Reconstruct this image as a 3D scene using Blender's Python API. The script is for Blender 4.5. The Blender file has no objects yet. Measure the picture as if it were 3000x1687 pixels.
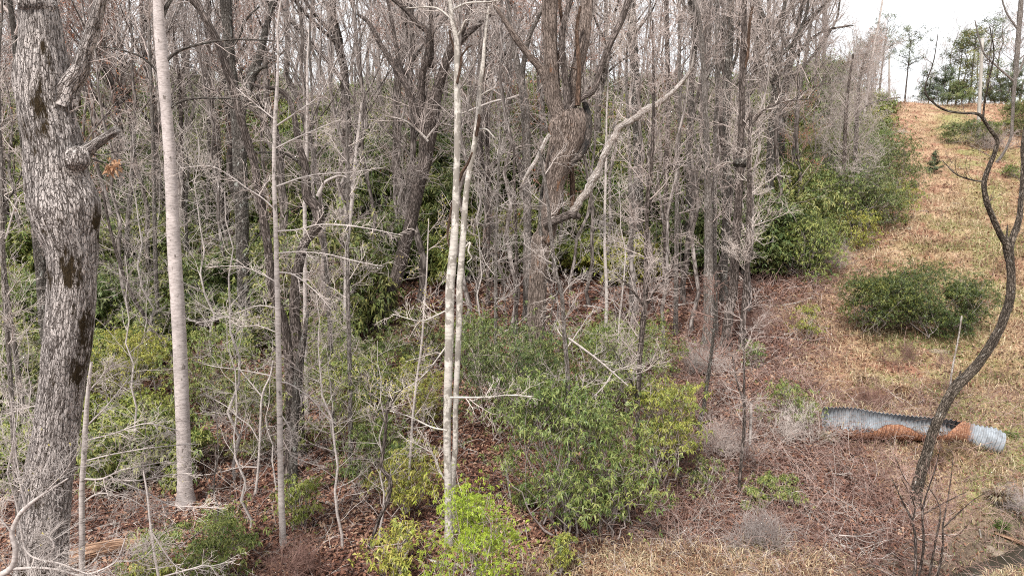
import bpy, math, numpy as np
from math import radians, sin, cos, pi

# ------------------------------------------------------------------ camera, world, sun, exposure
CZ = 8.3                      # height of the camera above the valley datum
PITCH = radians(9.0)
FPX = 2027.0                  # focal length in pixels of the 3000 px wide photograph
scene = bpy.context.scene
cam_d = bpy.data.cameras.new('camera'); cam = bpy.data.objects.new('camera', cam_d)
scene.collection.objects.link(cam); scene.camera = cam
cam.location = (0, 0, CZ); cam.rotation_euler = (pi/2 - PITCH, 0, 0)
cam_d.sensor_width = 36.0; cam_d.lens = 36.0*FPX/3000.0
cam_d.clip_start = 0.1; cam_d.clip_end = 3000

SUN_EL, SUN_AZ = radians(52), radians(205)     # azimuth clockwise from +Y: behind and left of the camera
world = bpy.data.worlds.new("World"); scene.world = world; world.use_nodes = True
nt = world.node_tree; nt.nodes.clear()
wo = nt.nodes.new('ShaderNodeOutputWorld'); bg = nt.nodes.new('ShaderNodeBackground')
sky = nt.nodes.new('ShaderNodeTexSky'); sky.sky_type = 'NISHITA'; sky.sun_disc = False
sky.sun_elevation = SUN_EL; sky.sun_rotation = SUN_AZ
tc = nt.nodes.new('ShaderNodeTexCoord'); no = nt.nodes.new('ShaderNodeTexNoise')
no.inputs['Scale'].default_value = 2.2; no.inputs['Detail'].default_value = 4
rp = nt.nodes.new('ShaderNodeValToRGB'); mx = nt.nodes.new('ShaderNodeMix'); mx.data_type = 'RGBA'
rp.color_ramp.elements[0].position = .3; rp.color_ramp.elements[0].color = (10.6, 10.9, 11.2, 1)
rp.color_ramp.elements[1].position = .7; rp.color_ramp.elements[1].color = (13.2, 13.3, 13.4, 1)
nt.links.new(tc.outputs['Generated'], no.inputs['Vector']); nt.links.new(no.outputs['Fac'], rp.inputs['Fac'])
mx.inputs['Factor'].default_value = .93
nt.links.new(sky.outputs[0], mx.inputs['A']); nt.links.new(rp.outputs[0], mx.inputs['B'])
nt.links.new(mx.outputs['Result'], bg.inputs['Color']); bg.inputs['Strength'].default_value = 0.064
nt.links.new(bg.outputs[0], wo.inputs['Surface'])

sl = bpy.data.lights.new('sun', 'SUN'); sl.energy = 3.3; sl.angle = radians(6); sl.color = (1, .96, .9)
so = bpy.data.objects.new('sun', sl); scene.collection.objects.link(so)
so.rotation_euler = (pi/2 - SUN_EL, 0, pi - SUN_AZ + 0.0)
sx, sy, sz = sin(SUN_AZ)*cos(SUN_EL), cos(SUN_AZ)*cos(SUN_EL), sin(SUN_EL)
from mathutils import Vector
so.rotation_euler = Vector((sx, sy, sz)).to_track_quat('Z', 'Y').to_euler()
scene.view_settings.view_transform = 'Standard'; scene.view_settings.look = 'None'
scene.view_settings.exposure = 0.92; scene.view_settings.gamma = 1
scene.cycles.max_bounces = 5; scene.cycles.diffuse_bounces = 3; scene.cycles.glossy_bounces = 1
scene.cycles.transmission_bounces = 3; scene.cycles.transparent_max_bounces = 4
scene.cycles.use_denoising = False; scene.cycles.filter_width = 1.05
C = scene.collection

# ------------------------------------------------------------------ numpy helpers
_T = np.random.default_rng(99).random((64, 64, 64)).astype(np.float32)
def noise3(x, y, z):
    x = np.asarray(x, float); y = np.asarray(y, float)+0*x; z = np.asarray(z, float)+0*x
    i, j, k = np.floor(x).astype(int), np.floor(y).astype(int), np.floor(z).astype(int)
    f, g, h = x-i, y-j, z-k
    f = f*f*(3-2*f); g = g*g*(3-2*g); h = h*h*(3-2*h)
    r = 0
    for a in (0, 1):
        for b in (0, 1):
            for c in (0, 1):
                r = r + _T[(i+a) & 63, (j+b) & 63, (k+c) & 63]*(f if a else 1-f)*(g if b else 1-g)*(h if c else 1-h)
    return r
def fbm(x, y, z=0., o=4):
    r = 0; a = .5
    for q in range(o):
        r = r + a*noise3(x*2**q+7.3*q, y*2**q+3.1*q, np.asarray(z)*2**q); a *= .5
    return r/(1-.5**o)
def sstep(t): t = np.clip(t, 0, 1); return t*t*(3-2*t)

# ------------------------------------------------------------------ the lie of the land
YL = [-40, 0, 8, 14, 19, 24, 28, 34, 40, 48, 55, 70, 85, 100, 115, 130, 160, 260, 400, 1500]
ZL = [-6.5, -8.2, -8.1, -7.75, -7.4, -7.0, -6.1, -4.8, -3.4, -1.8, .2, 4.5, 8.6, 11.4, 12.8, 13.3, 12, 4, 0, -20]
YR = [-40, 0, 8, 14, 19, 24, 28, 34, 40, 48, 55, 70, 80, 87, 95, 120, 200, 400, 1500]
ZR = [-6.5, -8.2, -8.1, -7.75, -7.05, -6.5, -5.8, -4.6, -3.4, -1.9, -.2, 3.9, 7.2, 8.8, 9.2, 8.5, 4, -4, -40]
EX = np.array([7, 5.4, 5.6, 9.6, 14, 20, 29, 41, 52, 60, 60, 60]); EY = np.array([8, 14, 19, 27, 34, 42, 56, 78, 95, 110, 200, 1500])
CRX = np.array([16, 12.0, 9.8, 7.6, 4.5, 0, -6]); CRY = np.array([17.5, 14.6, 13.6, 12.6, 10.6, 9.3, 8.2])
def edge_x(y): return np.interp(y, EY, EX)
def clearing(x, y):            # 0 in the woods, 1 in the open
    return sstep((x - edge_x(y) + 3.5*(fbm(x*.35, y*.35, 5.)-.5) + .5 - 2.2*sstep((30-y)/8)*sstep((y-9)/3))/2.6)
def creek_d(x, y):
    d = np.full(np.shape(x), 1e9)
    for a in range(len(CRX)-1):
        ax, ay, bx, by = CRX[a], CRY[a], CRX[a+1], CRY[a+1]
        t = np.clip(((x-ax)*(bx-ax)+(y-ay)*(by-ay))/((bx-ax)**2+(by-ay)**2), 0, 1)
        d = np.minimum(d, np.hypot(x-ax-t*(bx-ax), y-ay-t*(by-ay)))
    return d
def bank_x(y): return np.interp(y, [0, 22, 28, 36, 50, 62, 80, 200], [60, 19.2, 22, 28.5, 38.5, 46, 60, 120])
def ground(x, y):
    x = np.asarray(x, float); y = np.asarray(y, float)
    w = sstep((x - edge_x(y) + 6)/10)
    z = np.interp(y, YL, ZL)*(1-w) + np.interp(y, YR, ZR)*w
    fade = np.clip((y-2)/12, 0.1, 1)
    z = z + fade*(.9*(fbm(x*.11, y*.11, 1., 3)-.5) + .45*(fbm(x*.45, y*.45, 2., 3)-.5) + .12*(fbm(x*1.9, y*1.9, 3., 2)-.5))
    s = (x - bank_x(y))
    z = z + 1.3*sstep(s/1.3) + .02*np.clip(s, 0, 30)
    cd = creek_d(x, y)
    z = z - .7*sstep(1-(cd-.2)/.75)*(x > -8)
    z = z + .40*sstep(1-np.hypot((x-3.0)/3.0, (y-12.8)/1.5)) # straw hummock on the near bank
    return z + CZ
cp, sp = cos(PITCH), sin(PITCH)
def ray(px, py):
    u = (px-1500)/FPX; v = (843.5-py)/FPX
    return np.array([u, cp+v*sp, -sp+v*cp])
def N(px, py, Y):
    d = ray(px, py); t = Y/d[1]; return np.array([0, 0, CZ]) + d*t
_ts = np.concatenate([np.arange(5, 40, .04), np.arange(40, 220, .2)])
def hit(px, py):
    d = ray(px, py); d = d/d[1]
    x, y, z = d[0]*_ts, _ts, CZ+d[2]*_ts
    k = np.where(ground(x, y) >= z)[0]
    i = k[0] if len(k) else len(_ts)-1
    return np.array([x[i], y[i], float(ground(x[i], y[i]))])

# ------------------------------------------------------------------ mesh helpers
def make_mesh(name, V, Q, mats, attrs=None, smooth=True, mi=None, tri=False):
    me = bpy.data.meshes.new(name)
    k = 3 if tri else 4
    V = np.asarray(V, np.float32); Q = np.asarray(Q, np.int32)
    me.vertices.add(len(V)); me.vertices.foreach_set('co', V.ravel())
    me.loops.add(Q.size); me.loops.foreach_set('vertex_index', Q.ravel())
    me.polygons.add(len(Q))
    me.polygons.foreach_set('loop_start', np.arange(0, Q.size, k, dtype=np.int32))
    me.polygons.foreach_set('loop_total', np.full(len(Q), k, np.int32))
    if smooth: me.polygons.foreach_set('use_smooth', np.ones(len(Q), bool))
    for m in (mats if isinstance(mats, (list, tuple)) else [mats]): me.materials.append(m)
    if mi is not None: me.polygons.foreach_set('material_index', np.asarray(mi, np.int32))
    for an, (ty, data) in (attrs or {}).items():
        a = me.attributes.new(an, ty, 'POINT')
        a.data.foreach_set('vector' if ty == 'FLOAT_VECTOR' else 'value', np.asarray(data, np.float32).ravel())
    me.update(calc_edges=True)
    return me
def link(name, me, parent=None, loc=None):
    o = bpy.data.objects.new(name, me); C.objects.link(o)
    if parent is not None: o.parent = parent
    if loc is not None: o.location = loc
    return o
def tag(o, label=None, cat=None, group=None, kind=None):
    if label: o['label'] = label
    if cat: o['category'] = cat
    if group: o['group'] = group
    if kind: o['kind'] = kind
    return o
def empty(name, loc=(0, 0, 0)):
    o = bpy.data.objects.new(name, None); C.objects.link(o); o.location = loc; o.empty_display_size = .2
    return o
def dup(root, loc, rz=0., s=(1, 1, 1), label=None, tilt=(0, 0)):
    r = root.copy(); C.objects.link(r); r.location = loc; r.rotation_euler = (tilt[0], tilt[1], rz); r.scale = s
    if label: r['label'] = label
    for ch in list(root.children):
        c = ch.copy(); C.objects.link(c); c.parent = r
    return r
def nrm(v): return v/np.maximum(np.linalg.norm(v, axis=-1, keepdims=True), 1e-9)

class Tubes:
    """collects batches of polylines; build() makes one mesh of tapered tubes"""
    def __init__(s): s.V = []; s.Q = []; s.B = []; s.n = 0
    def add(s, P, R, sides=3, rough=0., cap=False, disp=None):
        P = np.asarray(P, float); R = np.asarray(R, float)
        if P.ndim == 2: P = P[None]; R = R[None]
        if cap:
            P = np.concatenate([P, P[:, -1:]-(P[:, -1:]-P[:, -2:-1])*.15], 1); R = np.concatenate([R, R[:, -1:]*.05], 1)
        k, n, _ = P.shape
        T = nrm(np.gradient(P, axis=1))
        m = nrm(P[:, -1]-P[:, 0])
        ref = np.where(np.abs(m[:, :1]) < .8, np.array([[1., 0, 0]]), np.array([[0, 1., 0]]))[:, None]
        A = nrm(np.cross(T, ref)); Bv = np.cross(T, A)
        th = np.arange(sides)*2*pi/sides
        ct, st = np.cos(th), np.sin(th)
        L = np.concatenate([np.zeros((k, 1)), np.cumsum(np.linalg.norm(np.diff(P, axis=1), axis=2), 1)], 1)
        off = (np.arange(k)*13.7 + s.n*.001) % 50
        r0 = R.mean(1)
        rr = R[:, :, None]*np.ones(sides)
        if rough or disp:
            a = (r0[:, None, None]*ct); b = (r0[:, None, None]*st); l = (L+off[:, None])[:, :, None]
            f = 1/np.maximum(r0, .02)[:, None, None]
            rr = rr*(1+rough*2*(fbm(a*f*1.1+5, b*f*1.1+5, l*f*.45, 3)-.5))
            if disp:
                amp, fr, stt = disp
                q = noise3(a*fr+9, b*fr+9, l*fr/stt); rr = rr + amp*(np.abs(2*q-1)-.4) + amp*.5*(noise3(a*fr*2.3, b*fr*2.3, l*fr)-.5)
        V = P[:, :, None] + rr[..., None]*(A[:, :, None]*ct[:, None] + Bv[:, :, None]*st[:, None])
        bc = np.stack([r0[:, None, None]*ct+0*rr, r0[:, None, None]*st+0*rr, (L+off[:, None])[:, :, None]+0*rr], -1)
        idx = s.n + np.arange(k*n*sides).reshape(k, n, sides)
        a = idx[:, :-1]; b = idx[:, 1:]
        Q = np.stack([a, np.roll(a, -1, 2), np.roll(b, -1, 2), b], -1).reshape(-1, 4)
        s.V.append(V.reshape(-1, 3)); s.B.append(bc.reshape(-1, 3)); s.Q.append(Q); s.n += k*n*sides
        return s
    def mesh(s, name, mat, origin=(0, 0, 0)):
        return make_mesh(name, np.concatenate(s.V)-np.asarray(origin), np.concatenate(s.Q), mat, {'bc': ('FLOAT_VECTOR', np.concatenate(s.B))})

def crom(P, n):
    """Catmull-Rom resample of an (m, d) polyline to n points"""
    P = np.asarray(P, float); m = len(P)
    if m == 2: t = np.linspace(0, 1, n)[:, None]; return P[0]*(1-t)+P[1]*t
    E = np.vstack([2*P[0]-P[1], P, 2*P[-1]-P[-2]])
    cl = np.concatenate([[0], np.cumsum(np.linalg.norm(np.diff(P[:, :3], axis=0), axis=1))]); u = np.interp(np.linspace(0, cl[-1], n), cl, np.arange(m))
    i = np.minimum(u.astype(int), m-2); f = (u-i)[:, None]
    a, b, c, d = E[i], E[i+1], E[i+2], E[i+3]
    return .5*((2*b)+(c-a)*f+(2*a-5*b+4*c-d)*f**2+(3*b-a-3*c+d)*f**3)

def grow(rng, P, R, nch, length, ratio=.6, ang=.9, up=.05, wig=.18, npts=6, t0=.2, t1=.98, flat=0., rmax=1., rend=.35, shrink=.5, rmin=0.):
    """children of a batch of polylines, vectorised; returns (P2, R2)"""
    k, n, _ = P.shape; tot = k*nch
    pi_ = np.repeat(np.arange(k), nch)
    t = (np.tile(np.arange(nch), k)+rng.random(tot))/nch*(t1-t0)+t0
    u = t*(n-1); i = np.minimum(u.astype(int), n-2); f = (u-i)[:, None]
    p0 = P[pi_, i]*(1-f)+P[pi_, i+1]*f
    T = nrm(P[pi_, i+1]-P[pi_, i])
    pr = R[pi_, i]*(1-f[:, 0])+R[pi_, i+1]*f[:, 0]
    v = rng.normal(size=(tot, 3)); v[:, 2] *= (1-flat); v = nrm(v - (v*T).sum(1, keepdims=True)*T)
    if flat: v[:, 2] *= (1-flat); v = nrm(v)
    a = ang*(.75+.5*rng.random(tot))[:, None]
    d = nrm(np.cos(a)*T+np.sin(a)*v)
    L = (length[pi_] if np.ndim(length) else length)*(.5+.8*rng.random(tot))*(1-shrink*t)
    st = L/(npts-1); out = [p0]
    for q in range(npts-1):
        d = nrm(d+wig*rng.normal(size=(tot, 3))+np.array([0, 0, up])); out.append(out[-1]+d*st[:, None])
    P2 = np.stack(out, 1)
    r0 = np.clip(pr*ratio*(.7+.5*rng.random(tot)), rmin, rmax)
    R2 = r0[:, None]*np.linspace(1, rend, npts)
    return P2, R2

# ------------------------------------------------------------------ materials
def newmat(name):
    m = bpy.data.materials.new(name); m.use_nodes = True; t = m.node_tree; t.nodes.clear()
    out = t.nodes.new('ShaderNodeOutputMaterial'); b = t.nodes.new('ShaderNodeBsdfPrincipled')
    b.inputs['Roughness'].default_value = .9; b.inputs['Specular IOR Level'].default_value = .2
    t.links.new(b.outputs[0], out.inputs['Surface'])
    return m, t, b, out
def ramp(t, src, stops):
    r = t.nodes.new('ShaderNodeValToRGB'); e = r.color_ramp.elements
    while len(e) < len(stops): e.new(.5)
    for q, (p, c) in enumerate(stops): e[q].position = p; e[q].color = (*c, 1)
    t.links.new(src, r.inputs['Fac']); return r.outputs[0]
def mixc(t, fac, a, b, mode='MIX'):
    m = t.nodes.new('ShaderNodeMix'); m.data_type = 'RGBA'; m.blend_type = mode
    for s, v in (('Factor', fac), ('A', a), ('B', b)):
        if hasattr(v, 'links'): t.links.new(v, m.inputs[s])
        elif s == 'Factor': m.inputs[s].default_value = v
        else: m.inputs[s].default_value = (*v, 1)
    return m.outputs['Result']
def noisen(t, vec, scale, detail=3, rough=.6):
    n = t.nodes.new('ShaderNodeTexNoise'); n.inputs['Scale'].default_value = scale; n.inputs['Detail'].default_value = detail; n.inputs['Roughness'].default_value = rough
    if vec is not None: t.links.new(vec, n.inputs['Vector'])
    return n.outputs['Fac']
def attrn(t, name, out='Vector'):
    a = t.nodes.new('ShaderNodeAttribute'); a.attribute_name = name; return a.outputs[out]
def mapn(t, vec, sc):
    m = t.nodes.new('ShaderNodeMapping'); m.inputs['Scale'].default_value = sc; t.links.new(vec, m.inputs['Vector']); return m.outputs[0]
def bumpn(t, b, h, st, dist):
    n = t.nodes.new('ShaderNodeBump'); n.inputs['Strength'].default_value = st; n.inputs['Distance'].default_value = dist
    t.links.new(h, n.inputs['Height']); t.links.new(n.outputs[0], b.inputs['Normal'])

def bark(name, light, dark, sc=16, stretch=5, crack=.12, spot=None, spot_pos=.62, spot_sc=3., bump=.8, bd=.03, var=.25):
    m, t, b, o = newmat(name)
    bc = attrn(t, 'bc'); v = mapn(t, bc, (1, 1, 1/stretch))
    wn = t.nodes.new('ShaderNodeTexNoise'); wn.inputs['Scale'].default_value = sc*.6; t.links.new(v, wn.inputs['Vector'])
    va = t.nodes.new('ShaderNodeVectorMath'); va.operation = 'MULTIPLY_ADD'; t.links.new(wn.outputs['Color'], va.inputs[0])
    va.inputs[1].default_value = (.9/sc,)*3; t.links.new(v, va.inputs[2])
    vo = t.nodes.new('ShaderNodeTexVoronoi'); vo.feature = 'DISTANCE_TO_EDGE'; vo.inputs['Scale'].default_value = sc; t.links.new(va.outputs[0], vo.inputs['Vector'])
    fine = noisen(t, mapn(t, bc, (1, 1, .4)), sc*4, 3)
    rn = noisen(t, mapn(t, bc, (1, 1, .55/stretch)), sc*.42, 3, .6)
    r1 = t.nodes.new('ShaderNodeMath'); r1.operation = 'SUBTRACT'; r1.inputs[1].default_value = .5; t.links.new(rn, r1.inputs[0])
    r2 = t.nodes.new('ShaderNodeMath'); r2.operation = 'ABSOLUTE'; t.links.new(r1.outputs[0], r2.inputs[0])
    mid = tuple(.5*a+.5*c for a, c in zip(light, dark))
    col = ramp(t, vo.outputs[0], [(0, dark), (crack*.6, mid), (crack*1.6, light)])
    big = noisen(t, bc, 2.2, 4)
    dk = tuple(c*(1-var*1.6) for c in (1, 1, 1)); br = tuple(c*(1+var*.5) for c in (1, 1, 1))
    col = mixc(t, 1., col, ramp(t, fine, [(.3, dk), (.7, br)]), 'MULTIPLY')
    col = mixc(t, 1., col, ramp(t, big, [(.3, dk), (.7, br)]), 'MULTIPLY')
    dkr = tuple(a*.55 for a in dark)
    col = mixc(t, ramp(t, r2.outputs[0], [(.006, (.85,)*3), (.05, (0, 0, 0))]), col, dark)
    if spot:
        sn = noisen(t, mapn(t, bc, (1, 1, .4)), spot_sc, 6, .72)
        col = mixc(t, ramp(t, sn, [(spot_pos, (0, 0, 0)), (spot_pos+.05, (1, 1, 1))]), col, spot)
    t.links.new(col, b.inputs['Base Color'])
    if bump:
        s = t.nodes.new('ShaderNodeMath'); s.operation = 'MINIMUM'; s.inputs[1].default_value = crack*1.5; t.links.new(vo.outputs[0], s.inputs[0])
        s2 = t.nodes.new('ShaderNodeMath'); s2.operation = 'MULTIPLY_ADD'; s2.inputs[1].default_value = 1/(crack*1.5); t.links.new(s.outputs[0], s2.inputs[0]); t.links.new(fine, s2.inputs[2])
        s3 = t.nodes.new('ShaderNodeMath'); s3.operation = 'MINIMUM'; s3.inputs[1].default_value = .10; t.links.new(r2.outputs[0], s3.inputs[0])
        s4 = t.nodes.new('ShaderNodeMath'); s4.operation = 'MULTIPLY_ADD'; s4.inputs[1].default_value = 14; t.links.new(s3.outputs[0], s4.inputs[0]); t.links.new(s2.outputs[0], s4.inputs[2])
        bumpn(t, b, s4.outputs[0], bump, bd)
    return m
def smooth_bark(name, light, dark, band=22, spot=None, spot_pos=.6, spot_sc=5.):
    m, t, b, o = newmat(name); bc = attrn(t, 'bc')
    lines = noisen(t, mapn(t, bc, (1, 1, 4.5)), band*.2, 5, .75)
    big = noisen(t, bc, 2.5, 4)
    mid = tuple(.55*a+.45*c for a, c in zip(light, dark))
    col = ramp(t, lines, [(.33, dark), (.44, mid), (.56, light)])
    col = mixc(t, 1., col, ramp(t, big, [(.3, (.7, .7, .7)), (.7, (1.1, 1.1, 1.1))]), 'MULTIPLY')
    if spot:
        sn = noisen(t, mapn(t, bc, (1, 1, .6)), spot_sc, 5, .6)
        col = mixc(t, ramp(t, sn, [(spot_pos, (0, 0, 0)), (spot_pos+.04, (1, 1, 1))]), col, spot)
    t.links.new(col, b.inputs['Base Color']); bumpn(t, b, lines, .5, .01)
    return m
def twig_mat(name, a, b_, sc=1.5):
    m, t, b, o = newmat(name)
    g = t.nodes.new('ShaderNodeNewGeometry'); oi = t.nodes.new('ShaderNodeObjectInfo')
    n = noisen(t, g.outputs['Position'], sc, 3)
    col = ramp(t, n, [(.35, a), (.65, b_)])
    col = mixc(t, 1., col, ramp(t, oi.outputs['Random'], [(0, (.72, .72, .72)), (1, (1.2, 1.17, 1.14))]), 'MULTIPLY')
    t.links.new(col, b.inputs['Base Color']); return m
def leaf_mat(name, cols, trans=.3, rough=.5):
    m, t, b, out = newmat(name)
    r = attrn(t, 'rnd', 'Fac')
    k = len(cols)-1
    col = ramp(t, r, [(q/k, c) for q, c in enumerate(cols)])
    oi = t.nodes.new('ShaderNodeObjectInfo')
    col = mixc(t, 1., col, ramp(t, oi.outputs['Random'], [(0, (.75, .82, .8)), (1, (1.2, 1.1, 1.0))]), 'MULTIPLY')
    t.links.new(col, b.inputs['Base Color']); b.inputs['Roughness'].default_value = rough; b.inputs['Specular IOR Level'].default_value = .4
    tr = t.nodes.new('ShaderNodeBsdfTranslucent'); t.links.new(col, tr.inputs['Color'])
    ms = t.nodes.new('ShaderNodeMixShader'); ms.inputs[0].default_value = trans
    t.links.new(b.outputs[0], ms.inputs[1]); t.links.new(tr.outputs[0], ms.inputs[2]); t.links.new(ms.outputs[0], out.inputs['Surface'])
    return m

M = {}
M['oak'] = bark('oak_bark', (.82, .73, .69), (.055, .038, .03), 36, 4, .05, (.05, .032, .014), .555, 2.0, 1., .035, .28)
M['poplar'] = smooth_bark('poplar_bark', (.53, .465, .445), (.23, .195, .18), 40, (.16, .135, .12), .62, 7)
M['white'] = smooth_bark('white_bark', (.57, .525, .48), (.25, .225, .20), 20, (.24, .215, .19), .50, 8)
M['dark'] = bark('dark_bark', (.22, .195, .175), (.035, .027, .022), 30, 4, .11, (.40, .40, .37), .58, 8)
M['brown'] = bark('brown_bark', (.27, .22, .20), (.035, .025, .02), 22, 5, .13, (.40, .37, .34), .66, 6)
M['shag'] = bark('shaggy_bark', (.43, .34, .295), (.055, .037, .028), 34, 7, .10, (.27, .14, .08), .60, 2.6)
M['grey'] = bark('grey_bark', (.38, .335, .31), (.09, .072, .06), 28, 5, .10, (.52, .50, .46), .62, 7)
M['palebark'] = smooth_bark('pale_bark', (.50, .445, .42), (.22, .185, .17), 30, (.13, .115, .10), .62, 8)
M['deadwood'] = bark('dead_wood', (.74, .67, .63), (.24, .19, .16), 30, 6, .06, (.27, .20, .165), .56, 5, .7, .03, .35)
M['rotten'] = bark('rotten_wood', (.26, .165, .12), (.05, .03, .02), 30, 8, .15, (.45, .38, .33), .58, 4)
M['char'] = bark('charred_wood', (.30, .25, .225), (.03, .022, .018), 30, 7, .12, (.03, .028, .028), .50, 3)
M['locust'] = bark('locust_bark', (.30, .245, .20), (.035, .025, .018), 34, 4, .13, (.46, .43, .39), .60, 11, 1., .03)
M['log'] = bark('log_wood', (.50, .32, .22), (.15, .08, .05), 12, 14, .12, (.30, .25, .22), .6, 3)
M['twig_pale'] = twig_mat('pale_twigs', (.33, .285, .265), (.58, .52, .49))
M['twig_grey'] = twig_mat('grey_twigs', (.26, .215, .20), (.45, .39, .37))
M['twig_dark'] = twig_mat('dark_twigs', (.06, .045, .038), (.16, .125, .11))
M['twig_maroon'] = twig_mat('maroon_twigs', (.14, .075, .06), (.30, .19, .165), 2.)
M['twig_far'] = twig_mat('far_twigs', (.31, .265, .25), (.50, .44, .42), .3)
M['twig_red'] = twig_mat('reddish_twigs', (.25, .15, .125), (.44, .31, .27), .3)
M['bark_far'] = bark('far_bark', (.45, .395, .37), (.08, .062, .055), 8, 5, .12, (.44, .41, .38), .62, 2., 0, 0)
M['bark_far_dark'] = bark('far_dark_bark', (.27, .23, .21), (.04, .03, .026), 8, 5, .12, None, .62, 2., 0, 0)
M['laurel'] = leaf_mat('laurel_leaf', [(.022, .040, .014), (.05, .085, .022), (.10, .15, .035), (.17, .215, .055), (.28, .29, .09), (.13, .165, .05), (.06, .085, .03), (.24, .12, .06)], .2)
M['laurel_y'] = leaf_mat('laurel_leaf_yellow', [(.04, .06, .018), (.11, .145, .03), (.22, .25, .05), (.36, .35, .08), (.20, .18, .05), (.09, .12, .03)], .25)
M['laurel_d'] = leaf_mat('laurel_leaf_dark', [(.016, .030, .012), (.035, .058, .019), (.07, .105, .032), (.15, .185, .06), (.24, .24, .09), (.06, .08, .03), (.20, .11, .06)], .2)
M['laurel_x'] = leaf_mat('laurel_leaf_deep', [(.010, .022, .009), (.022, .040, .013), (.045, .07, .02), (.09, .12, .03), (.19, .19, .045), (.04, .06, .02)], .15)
M['young'] = leaf_mat('young_leaf', [(.12, .19, .03), (.22, .32, .04), (.36, .46, .06), (.26, .36, .05)], .4)
M['needle'] = leaf_mat('pine_needle', [(.05, .07, .045), (.10, .125, .07), (.17, .195, .10)], .15, .8)
M['needle_y'] = leaf_mat('cedar_needle', [(.04, .06, .025), (.09, .12, .04), (.16, .18, .06), (.16, .11, .06)], .1, .8)
M['buds'] = leaf_mat('spring_bud', [(.40, .36, .08), (.55, .50, .12), (.30, .34, .08)], .3)
M['litter'] = leaf_mat('litter_leaf', [(.055, .025, .02), (.13, .055, .04), (.21, .095, .065), (.30, .155, .105), (.46, .31, .23)], .15, .7)
M['straw'] = leaf_mat('straw', [(.13, .07, .045), (.30, .17, .105), (.46, .30, .19), (.58, .43, .285), (.66, .54, .39), (.36, .31, .18)], .25, .7)
M['grass'] = leaf_mat('green_blade', [(.10, .16, .04), (.18, .25, .06), (.28, .33, .10)], .3, .6)
M['deadleaf'] = leaf_mat('dead_leaf', [(.22, .11, .06), (.40, .24, .15), (.55, .40, .28)], .3, .7)

def ground_mat():
    m, t, b, o = newmat('leaf_litter_and_turf')
    g = t.nodes.new('ShaderNodeNewGeometry'); pos = g.outputs['Position']
    n1 = noisen(t, pos, 9, 6, .75); n2 = noisen(t, pos, .7, 4); n3 = noisen(t, pos, 30, 3, .7)
    vo = t.nodes.new('ShaderNodeTexVoronoi'); vo.inputs['Scale'].default_value = 11; t.links.new(pos, vo.inputs['Vector'])
    sepc = t.nodes.new('ShaderNodeSeparateColor'); t.links.new(vo.outputs['Color'], sepc.inputs[0])
    litter = ramp(t, sepc.outputs[0], [(0, (.03, .015, .012)), (.35, (.08, .038, .03)), (.7, (.15, .07, .052)), (1, (.25, .14, .10))])
    litter = mixc(t, 1., litter, ramp(t, n1, [(.3, (.45, .45, .45)), (.7, (1.25, 1.25, 1.25))]), 'MULTIPLY')
    straw = ramp(t, n3, [(.25, (.17, .10, .065)), (.5, (.39, .26, .165)), (.75, (.60, .45, .31))])
    red = ramp(t, n3, [(.25, (.12, .055, .04)), (.6, (.30, .15, .10)), (.8, (.44, .27, .18))])
    straw = mixc(t, ramp(t, n2, [(.42, (0, 0, 0)), (.58, (.95,)*3)]), straw, red)
    green = ramp(t, n3, [(.3, (.14, .15, .05)), (.7, (.30, .31, .12))])
    straw = mixc(t, attrn(t, 'green', 'Fac'), straw, green)
    col = mixc(t, attrn(t, 'clear', 'Fac'), litter, straw)
    mud = ramp(t, n1, [(.3, (.05, .035, .028)), (.55, (.16, .12, .09)), (.8, (.34, .28, .22))])
    col = mixc(t, attrn(t, 'mud', 'Fac'), col, mud)
    t.links.new(col, b.inputs['Base Color']); bumpn(t, b, n1, .8, .06)
    return m
M['ground'] = ground_mat()

# ------------------------------------------------------------------ ground, creek
def green_mask(x, y):
    tr = x - np.interp(y, [14, 22, 34, 48, 60, 88], [13, 13.2, 22.5, 33, 40, 53])
    g = np.exp(-(tr/2.0)**2)*sstep((fbm(x*.8, y*.8, 11.)-.33)/.25)
    g = g + sstep((fbm(x*.5, y*.5, 21.)-.56)/.14)*.7 + .8*sstep((x-.68*y+.4)/1.2)*sstep((26-y)/6)*sstep((fbm(x*1.1, y*1.1, 23.)-.42)/.2)
    return np.clip(g, 0, 1)*.75*sstep((x-edge_x(y)-2.5)/3)
def build_ground():
    ys = np.concatenate([np.linspace(-30, 6, 20)[:-1], np.linspace(6, 34, 330)[:-1], np.linspace(34, 110, 300)[:-1], np.geomspace(110, 1400, 40)])
    s = np.concatenate([-np.geomspace(8, 1.05, 16), np.linspace(-1, 1, 440), np.geomspace(1.05, 8, 16)])
    w = np.maximum(np.abs(ys)*.95, 9)+3
    X = s[None]*w[:, None]; Y = np.repeat(ys[:, None], len(s), 1)
    Z = ground(X, Y)
    a, b = X.shape; idx = np.arange(a*b).reshape(a, b)
    Q = np.stack([idx[:-1, :-1], idx[:-1, 1:], idx[1:, 1:], idx[1:, :-1]], -1).reshape(-1, 4)
    cl = clearing(X, Y); cd = creek_d(X, Y)
    mud = np.clip(sstep(1-(cd-.5)/.8)*(X > -8) + .8*sstep(1-np.abs(X-bank_x(Y)-.6)/.5)*sstep((fbm(X*.6, Y*.6, 31.)-.4)/.2)*(Y > 20), 0, 1)
    straw2 = sstep(2*(1-np.hypot((X-3.6)/4.2, (Y-12.7)/1.9)))
    cl = np.maximum(cl, straw2)
    me = make_mesh('ground', np.stack([X, Y, Z], -1).reshape(-1, 3), Q, M['ground'],
                   {'clear': ('FLOAT', cl), 'green': ('FLOAT', green_mask(X, Y)), 'mud': ('FLOAT', mud)})
    tag(link('ground', me), kind='structure')
build_ground()
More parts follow.
